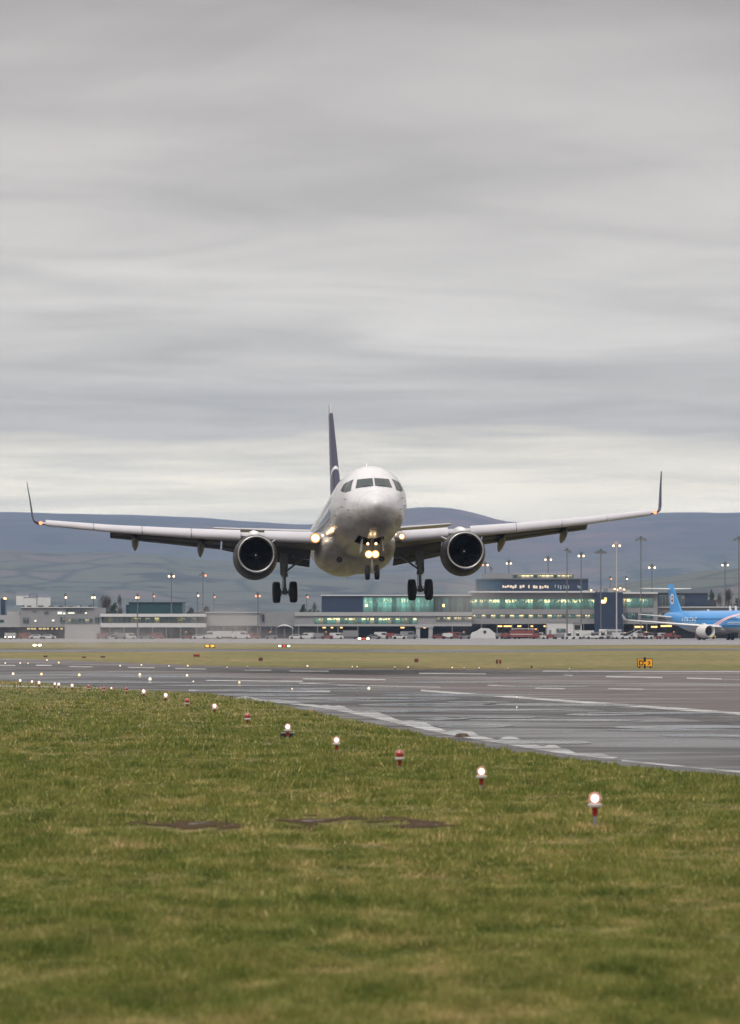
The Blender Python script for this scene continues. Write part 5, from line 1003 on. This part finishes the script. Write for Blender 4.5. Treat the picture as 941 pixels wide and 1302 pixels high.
D2 = D-1.5; e2 = empty('sign_lamp_post', (gx(819.7, D2), D2, 0), label='small dark lamp post standing in front of the middle of the yellow sign', cat='lamp post'); g = MB(); g.tube((0, 0, 0), (0, 0, .28), .05, n=8); g.tube((0, 0, .24), (0, 0, .5), .025, n=8); g.tube((0, 0, .38), (0, 0, .56), .075, n=12); g.obj('post', M['blk'], e2); g = MB(); g.lathe([(.55, .08), (.62, .075), (.66, .03)], axis='z', n=14, cap0=True, cap1=True); g.obj('cap', M['blk'], e2)
g = MB(); g.lathe([(.26, .075), (.34, .08), (.37, .04)], axis='z', n=12, cap0=True, cap1=True); g.obj('lamp', M['yel'], e2)
M['mark'] = mat('dark_marker_board', (.05, .035, .04), .6); M['markr'] = mat('dull_red_board', (.18, .03, .025), .6)
for x, y, w_, h, m, lb in ((331.5, 841.5, 5, 5.5, 'mark', 'small dark marker board on the grass strip, left of the nose wheels'), (529.5, 843.5, 5, 6, 'mark', 'small dark marker board on the grass strip below the right main wheels'), (632, 845.6, 2.6, 7, 'mark', 'twin dark red marker post, left one of the close pair'), (636, 845.6, 2.6, 7, 'markr', 'twin dark red marker post, right one of the close pair'), (676, 850, 2.2, 3.6, 'markr', 'tiny dark red peg at the runway edge right of the twin posts'), (58, 836, 5, 2.6, 'mark', 'low dark box on the hazy left grass strip'), (107, 837, 5, 2.4, 'mark', 'second low dark box on the hazy left grass strip'), (131, 836.5, 6, 2.4, 'mark', 'third low dark box on the hazy left grass strip'), (250, 836, 8, 4, 'markr', 'low dark red marker on the left grass strip')):
    D = gd(y); k = D/F; e = empty('marker_board', (gx(x, D), D, 0), label=lb, cat='marker board'); g = MB(); g.box(-w_/2*k, w_/2*k, 0, .12, h*.25*k, h*k); g.obj('board', M[m], e, smooth=False, bevel=.01); g = MB(); g.box(-w_*.3*k, -w_*.2*k, .03, .09, 0, h*.3*k); g.box(w_*.2*k, w_*.3*k, .03, .09, 0, h*.3*k); g.obj('legs', M['post'], e, smooth=False); g = MB(); g.box(-w_*.3*k, w_*.3*k, -.012, .002, h*.55*k, h*.8*k); g.obj('panel', M['redp'], e, smooth=False)
# guard lights
M['amb'] = emis('amber_guard_lamp', (1.0, .50, .04), 1.6); M['gl'] = emis('white_guard_lamp', (1.0, .78, .50), 5); M['gl2'] = emis('pale_green_guard_lamp', (.80, 1.0, .72), 2.0); M['glr'] = emis('red_guard_lamp', (.9, .10, .04), .9)
for x, y, w_, h, ms, lb in ((47.5, 823, 13, 4.2, ('gl', 'gl'), 'pair of white guard lights on the far grass at the left'), (267, 824, 13.5, 4.4, ('amb', 'amb'), 'amber double sign glowing on the far grass below the left engine'), (361.5, 824, 17, 4.2, ('gl2', 'glr', 'gl2'), 'row of pale green, red and white lamps on the far grass'), (462.5, 814.5, 16, 4, ('gl', 'glr', 'gl'), 'white and red lamps on the far apron edge below the nose wheels')):
    D = gd(y); k = D/F; e = empty('guard_light', (gx(x, D), D, 0), label=lb, cat='guard light'); g = MB(); g.box(-w_/2*k, w_/2*k, 0, .3, h*.22*k, h*k); g.obj('casing', M['blk'], e, smooth=False, bevel=.03); g = MB(); g.box(-w_*.4*k, -w_*.3*k, .1, .2, 0, h*.3*k); g.box(w_*.3*k, w_*.4*k, .1, .2, 0, h*.3*k); g.obj('legs', M['blk'], e, smooth=False)
    n = len(ms)
    for i, m in enumerate(ms):
        c = (-w_/2+(i+.5)*w_/n)*k; hw = w_/n*.40*k; g = MB(); g.prism([(c+hw*cos(a)*min(1, 1.15), h*.62*k+h*.33*k*sin(a)) for a in [2*pi*q/14 for q in range(14)]], -.05, .01); g.obj('lamp', M[m], e, smooth=False)
# ------------------------------------------------------------------ ground vehicles in front of the terminal
M['vwhite'] = mat('white_vehicle_paint', (.55, .55, .56), .35, coat=.3, noise=.12, nscale=1.5); M['vred'] = mat('red_vehicle_paint', (.20, .045, .04), .35, coat=.3, noise=.2, nscale=1.5); M['vblue'] = mat('blue_grey_vehicle_paint', (.08, .11, .17), .4); M['vyel'] = mat('yellow_vehicle_paint', (.55, .36, .04), .4); M['vglass'] = mat('vehicle_glass', (.02, .03, .035), .1); M['vgrey'] = mat('grey_vehicle_paint', (.18, .18, .19), .45)
M['headl'] = emis('vehicle_headlamp', (1, .85, .6), 6); M['taill'] = emis('beacon_lamp', (1, .45, .08), 2.5)
vw = MB(); vw.lathe([(-.11, .30), (-.13, .38), (0, .40), (.13, .38), (.11, .30)], axis='y', n=16, cap0=True, cap1=True); vwm = vw.mesh('wheel', M['tyre'])
def proto(kind):
    P = []
    def p(name, m, pts=None, y=(-.95, .95), boxes=()):
        g = MB()
        if pts: g.prism(pts, *y)
        for b_ in boxes: g.box(*b_)
        P.append((name, m, g.mesh(name, M[m] if isinstance(m, str) and m != '*' else M['vwhite'], False)))
    if kind == 'van':
        p('body', '*', [(-2.5, .35), (2.5, .35), (2.5, 1.0), (2.05, 1.25), (1.5, 2.1), (1.2, 2.25), (-2.4, 2.25), (-2.5, 2.1)]); p('window', 'vglass', [(1.3, 1.3), (1.95, 1.3), (1.5, 1.98), (1.3, 1.98)], (-.97, .97)); p('window', 'vglass', [(-.2, 1.35), (1.15, 1.35), (1.15, 1.95), (-.2, 1.95)], (-.97, .97)); W = (-1.6, 1.6); p('bumper', 'vgrey', boxes=((-2.6, 2.62, -.9, .9, .35, .6),))
    elif kind == 'car':
        p('body', '*', [(-2.1, .3), (2.1, .3), (2.1, .75), (1.2, .92), (.6, 1.38), (-.9, 1.4), (-1.6, .95), (-2.1, .9)], (-.85, .85)); p('window', 'vglass', [(-1.3, .97), (.98, .94), (.52, 1.3), (-.85, 1.32)], (-.87, .87)); W = (-1.3, 1.3)
    elif kind == 'tug':
        p('body', '*', [(-1.7, .35), (1.7, .35), (1.7, 1.05), (.3, 1.15), (.1, .9), (-1.7, .95)], (-.8, .8)); p('cab', 'vglass', [(-.9, .95), (.3, 1.1), (.15, 1.9), (-.8, 1.9)], (-.7, .7)); p('roof', '*', boxes=((-.95, .3, -.78, .78, 1.9, 2.0),)); p('beacon', 'taill', boxes=((-.4, -.2, -.1, .1, 2.0, 2.2),)); W = (-1.1, 1.1)
    elif kind == 'cart':
        p('deck', 'vgrey', boxes=((-1.6, 1.6, -.75, .75, .45, .6),)); p('load', '*', [(-1.45, .6), (1.45, .6), (1.45, 1.5), (1.1, 1.75), (-1.1, 1.75), (-1.45, 1.5)], (-.7, .7)); p('frame', 'vgrey', boxes=((-1.6, -1.52, -.75, .75, .5, 1.9), (1.52, 1.6, -.75, .75, .5, 1.9))); p('tow_bar', 'vgrey', boxes=((1.6, 2.4, -.04, .04, .42, .5),)); W = (-1.1, 1.1)
    elif kind == 'loader':
        p('chassis', '*', boxes=((-3, 3, -.9, .9, .45, 1.0),)); p('conveyor', 'vgrey', [(-3.4, .95), (-3.4, 1.15), (3.4, 2.6), (3.4, 2.4)], (-.45, .45)); p('cab', 'vglass', boxes=((-1.2, -.1, .46, .94, 1.0, 1.9),)); p('cab_roof', '*', boxes=((-1.3, 0, .4, .98, 1.9, 2.0),)); W = (-2, 2)
    elif kind == 'steps':
        p('chassis', '*', boxes=((-2.6, 3, -1, 1, .4, .95),)); p('stairs', 'vwhite', [(-2.4, .95), (-2.0, .95), (2.4, 3.2), (3.2, 3.2), (3.2, 3.0), (2.5, 3.0), (-1.8, .75)], (-.8, .8)); p('handrail', 'vwhite', [(-2.4, 1.9), (2.4, 4.15), (3.2, 4.15), (3.2, 4.05), (2.4, 4.05), (-2.4, 1.8)], (-.82, -.76)); p('support', 'vgrey', boxes=((1.6, 1.8, -.7, -.6, .9, 2.8), (1.6, 1.8, .6, .7, .9, 2.8), (3.05, 3.15, -.82, -.74, 3, 4.1), (-.1, 0, -.82, -.74, 2, 3.0))); W = (-1.7, 1.9)
    elif kind == 'boxtruck':
        p('body', '*', boxes=((-3.6, 2.0, -1.2, 1.2, .9, 3.1),)); p('cab', '*', [(2.05, .5), (3.7, .5), (3.7, 1.3), (3.4, 2.3), (2.05, 2.35)], (-1.1, 1.1)); p('window', 'vglass', [(2.4, 1.4), (3.6, 1.4), (3.35, 2.15), (2.4, 2.15)], (-1.12, 1.12)); p('chassis', 'vgrey', boxes=((-3.5, 3.5, -.9, .9, .45, .88),)); W = (-2.4, 2.8)
    elif kind == 'fire':
        p('body', '*', [(-4.2, .6), (4.2, .6), (4.2, 1.6), (3.9, 2.7), (2.2, 2.8), (2.1, 2.5), (-4.2, 2.5)], (-1.25, 1.25)); p('window', 'vglass', [(2.6, 1.7), (4.1, 1.7), (3.85, 2.5), (2.6, 2.5)], (-1.27, 1.27)); p('stripe', 'vwhite', boxes=((-4.1, 2.2, -1.27, 1.27, 1.3, 1.5),)); p('ladder', 'vwhite', boxes=((-3.8, 3.2, -.4, .4, 2.85, 3.05),)); p('beacon', 'taill', boxes=((3.0, 3.5, -.9, .9, 2.78, 3.0),)); W = (-2.8, -1.6, 2.6)
    elif kind == 'bus':
        p('body', '*', [(-5.5, .4), (5.5, .4), (5.5, 2.6), (5.3, 2.95), (-5.4, 2.95), (-5.5, 2.8)], (-1.25, 1.25))
        for i in range(7): p('window', 'vglass', boxes=((-5.1+i*1.5, -3.85+i*1.5, -1.27, 1.27, 1.35, 2.4),))
        W = (-3.4, 3.4)
    return P, W
PROTO = {k: proto(k) for k in ('van', 'car', 'tug', 'cart', 'loader', 'steps', 'boxtruck', 'fire', 'bus')}
KN = {'van': 'service_van', 'car': 'parked_car', 'tug': 'baggage_tug', 'cart': 'baggage_cart', 'loader': 'belt_loader', 'steps': 'boarding_stairs', 'boxtruck': 'catering_truck', 'fire': 'fire_engine', 'bus': 'airside_bus'}
CN = {'van': 'van', 'car': 'car', 'tug': 'tug', 'cart': 'cart', 'loader': 'belt loader', 'steps': 'boarding stairs', 'boxtruck': 'truck', 'fire': 'fire engine', 'bus': 'bus'}
MC = {}
def vehicle(kind, x, D, col, rz, label, sc=1.0):
    e = empty(KN[kind], (gx(x, D), D, .004), rz, label=label, cat=CN[kind], group='ground vehicles parked along the terminal'); sc *= .68; e.scale = (sc, sc, sc)
    P, W = PROTO[kind]
    for i, (nm, m, me) in enumerate(P):
        if m == '*':
            key = (kind, i, col)
            if key not in MC: c = me.copy(); c.materials.clear(); c.materials.append(M[col]); MC[key] = c
            me = MC[key]
        link(nm, me, e)
    for wx in W:
        for s in (-1, 1): o = link('wheel', vwm, e, (wx, s*.85, .4))
    return e
V = [('fire', 667, 795, 'vred', 0, 'red fire engine with a white ladder parked left of the white box building'), ('van', 685, 796, 'vwhite', 0, 'low white van between the red fire engine and the white box truck', .85),
 ('boxtruck', 748, 796, 'vwhite', 0, 'white truck with a small cab under the left side of the stair tower', .8), ('tug', 725, 790, 'vwhite', 0, 'white tug nearest below the black opening of the white box building', .9), ('tug', 733, 792, 'vwhite', pi, 'white tug just right of the box building corner', .9), ('loader', 757, 792, 'vwhite', 0, 'white belt loader slanting up at the foot of the stair tower'),
 ('bus', 776, 803, 'vwhite', radians(62), 'white airside bus seen partly end-on between the two masts', .95), ('tug', 768, 792, 'vgrey', 0, 'dark grey tug parked left of the white bus'), ('van', 788, 800, 'vwhite', radians(20), 'white van just right of the white bus', .85), ('tug', 796, 792, 'vwhite', 0, 'white tug below the small dark windows', .9), ('steps', 803, 796, 'vwhite', 0, 'white boarding stairs under the grey wall with small windows', .8),
 ('cart', 811, 792, 'vwhite', 0, 'white loaded baggage cart right of the boarding stairs'), ('cart', 817, 792, 'vred', 0, 'red loaded baggage cart behind the tip of the blue airliner wing'), ('tug', 823, 792, 'vwhite', 0, 'white tug ahead of the red baggage cart'), ('loader', 831, 796, 'vred', pi, 'red belt loader under the white wing of the blue airliner', .9), ('van', 841, 798, 'vwhite', 0, 'white van below the blue tail fin under the wing', .8),
 ('cart', 851, 794, 'vred', 0, 'dull red baggage cart left of the blue airliner engine'), ('tug', 858, 794, 'vred', 0, 'red tug left of the blue airliner engine'), ('van', 893, 798, 'vred', 0, 'red van seen under the belly of the blue airliner', .8), ('tug', 902, 796, 'vyel', 0, 'yellow tug seen between the wheels of the blue airliner'),
 ('cart', 643, 795, 'vred', 0, 'dull red cart third from the fire engine, right of the peaked tent'), ('cart', 650, 795, 'vred', 0, 'dull red cart beside the rear of the fire engine'), ('cart', 637, 796, 'vgrey', 0, 'grey cart at the right foot of the peaked tent'), ('tug', 591, 795, 'vgrey', 0, 'grey tug at the left foot of the peaked tent'), ('van', 580, 797, 'vred', 0, 'dull red van in the smoky air left of the peaked tent', .9),
 ('cart', 569, 796, 'vwhite', 0, 'white cart left of the dull red van'), ('car', 558, 796, 'vred', 0, 'dull red car right of the pale gate portal'), ('van', 520, 797, 'vgrey', 0, 'grey van left of the pale gate portal'), ('car', 508, 796, 'vwhite', 0, 'white car below the lower green windows'), ('cart', 497, 796, 'vred', 0, 'dull red cart right of the apron lamps'),
 ('van', 486, 798, 'vwhite', 0, 'dusty white van right below the nose wheels', .9), ('car', 476, 796, 'vgrey', 0, 'grey car below the nose wheels'), ('boxtruck', 443, 800, 'vgrey', pi, 'grey truck left of the apron lamps', .8), ('van', 428, 797, 'vwhite', 0, 'white van below the navy block', .8), ('tug', 416, 795, 'vred', 0, 'red tug left of the white van below the navy block'),
 ('cart', 405, 795, 'vgrey', 0, 'grey cart below the left end of the navy block'), ('van', 391, 797, 'vwhite', pi, 'white van right of the curved tent canopy', .8), ('car', 377, 795, 'vwhite', 0, 'white car under the right end of the tent canopy'), ('tug', 345, 795, 'vgrey', 0, 'grey tug under the left end of the tent canopy'), ('van', 322, 798, 'vred', 0, 'dull red van at the right end of the white shed', .8),
 ('van', 307, 797, 'vwhite', 0, 'white van before the dark loading bay, right one of two'), ('boxtruck', 288, 800, 'vwhite', 0, 'low white truck before the dark loading bay', .75), ('van', 270, 797, 'vwhite', pi, 'white van before the dark loading bay, left one of two'), ('car', 254, 795, 'vwhite', 0, 'white car in the smoky air left of the loading bay'), ('tug', 238, 795, 'vred', 0, 'red tug in the smoky air beside the low wing end'),
 ('van', 200, 798, 'vred', 0, 'dull red van under the low wing below the teal hall', .8), ('car', 186, 796, 'vgrey', 0, 'grey car under the low wing left of the red van'), ('steps', 142, 797, 'vwhite', 0, 'pale boarding stairs at the left end of the low wing', .6), ('cart', 130, 795, 'vred', 0, 'red cart beside the pale block of the office building'), ('cart', 153, 795, 'vgrey', 0, 'grey cart right of the pale boarding stairs'),
 ('car', 62, 796, 'vwhite', 0, 'white car under the office building, right one of two'), ('car', 47, 796, 'vwhite', 0, 'white car under the office building, left one of two'), ('van', 33, 797, 'vred', 0, 'dull red van under the office building', .8), ('van', 165, 797, 'vwhite', 0, 'white van in the middle of the low wing underpass', .75),
 ('cart', 711, 791, 'vgrey', 0, 'grey cart standing before the white box building', .9), ('cart', 700, 791, 'vred', 0, 'red cart standing before the white box building', .8)]
for v in V: vehicle(*v)
for x, y, lb in ((10, 808.5, 'vehicle with bright headlights at the far left under the office building'), (17, 809.5, 'vehicle with one headlight right of the far left one')):
    D = 790; e = vehicle('van', x, D, 'vgrey', -pi/2, lb, .8)
    for s in (-.6, .6): g = MB(); g.lathe([(0, .02), (.03, .2)], (2.66, 0, 0), axis='x', n=10); g.v = [(p[0], p[1]+s, p[2]+.8) for p in g.v]; g.obj('headlight', M['headl'], e)
# white box building beside the apron
b = Bld('cabin_building', 696, 740, 806, 'white box-like cabin building with small windows and a black opening at its right')
b.part('wall', 696, 729, 791.8, 813, 'vwhite', 0, 6); b.part('wall', 729.2, 739.6, 792.4, 813, 'vwhite', -.3, 6); b.part('roof', 695.6, 740, 791.2, 791.9, 'vgrey', .15, 6.4); b.part('opening', 730.5, 738, 795, 800.5, 'blk', -.2, .5); b.windows(707.5, 719, 799.6, 803.4, 4, ('dpane', 'gpane2', 'dpane', 'dpane'), front=.1); b.part('door', 698, 701, 801, 811.5, 'vgrey', .05, .2); b.done()
# blue litter and a clod of soil at the asphalt edge
g = MB(); r = random.Random(9); V_ = []
for i in range(26): a = 2*pi*i/26; V_.append((.16*cos(a)*(1+.3*r.random()), .28*sin(a)*(1+.3*r.random()), 0))
V2 = [(x*.6, y*.6, .05+.03*r.random()) for x, y, z in V_]; g.rings([V_, V2], cap1=True); o = g.obj('soil_clod', M['mud'], None, label='brown clod of torn turf lying on the white edge marking', cat='clod'); o.location = G(588, 937, .01)
# ------------------------------------------------------------------ haze
def haze():
    g = MB(); g.box(-7000, 7000, -60, 13000, -1.8, 300); o = g.obj('haze', [], None, smooth=False, kind='stuff', label='blue grey haze over the airfield')
    m = bpy.data.materials.new('haze'); m.use_nodes = True; t = m.node_tree; t.nodes.clear(); v = N(t, 'ShaderNodeVolumePrincipled'); v.inputs['Color'].default_value = (.43, .61, .96, 1); v.inputs['Density'].default_value = HAZE; out = N(t, 'ShaderNodeOutputMaterial'); t.links.new(v.outputs[0], out.inputs['Volume']); o.data.materials.append(m); return o
HAZE = 7.5e-5
haze()

# ------------------------------------------------------------------ hot exhaust air behind the engines
def exhaust():
    m = bpy.data.materials.new('exhaust_smoke'); m.use_nodes = True; t = m.node_tree; t.nodes.clear(); v = N(t, 'ShaderNodeVolumePrincipled'); v.inputs['Color'].default_value = (.62, .60, .60, 1)
    tcn = N(t, 'ShaderNodeTexCoord'); vm = N(t, 'ShaderNodeVectorMath', operation='DISTANCE'); vm.inputs[1].default_value = (.5, .5, .5); t.links.new(tcn.outputs['Generated'], vm.inputs[0])
    n = posnoise(t, .22, 4, .65, (1, .25, 1)); fall = ramp(t, vm.outputs['Value'], [(.12, 1.0), (.48, 0.0)], 'EASE'); d = math_(t, 'MULTIPLY', math_(t, 'MULTIPLY', fall, ramp(t, n, [(.38, 0.1), (.62, 1.0)])), 0.017); t.links.new(d, v.inputs['Density'])
    o = N(t, 'ShaderNodeOutputMaterial'); t.links.new(v.outputs[0], o.inputs['Volume']); m.cycles.volume_step_rate = 6
    for x, y, w_, h, lb in ((597, 765, 95, 90, 'grey shimmering exhaust air behind the right engine'), (285, 790, 110, 60, 'grey shimmering exhaust air behind the left engine'), (190, 812, 620, 62, 'thin drifting exhaust haze low over the left apron')):
        D = 300 if x > 200 else 480; k = D/F; g = MB(); L = 45; R = []
        for i in range(13):
            u = i/12; q = max(.02, sin(pi*u)**.6); R.append([(gx(x, D)+w_/2*k*q*cos(2*pi*j/20), D-L+2*L*u, gz(y, D)+h/2*k*q*sin(2*pi*j/20)) for j in range(20)])
        g.rings(R, cap0=True, cap1=True); g.obj('exhaust_haze', m, None, kind='stuff', label=lb)
exhaust()
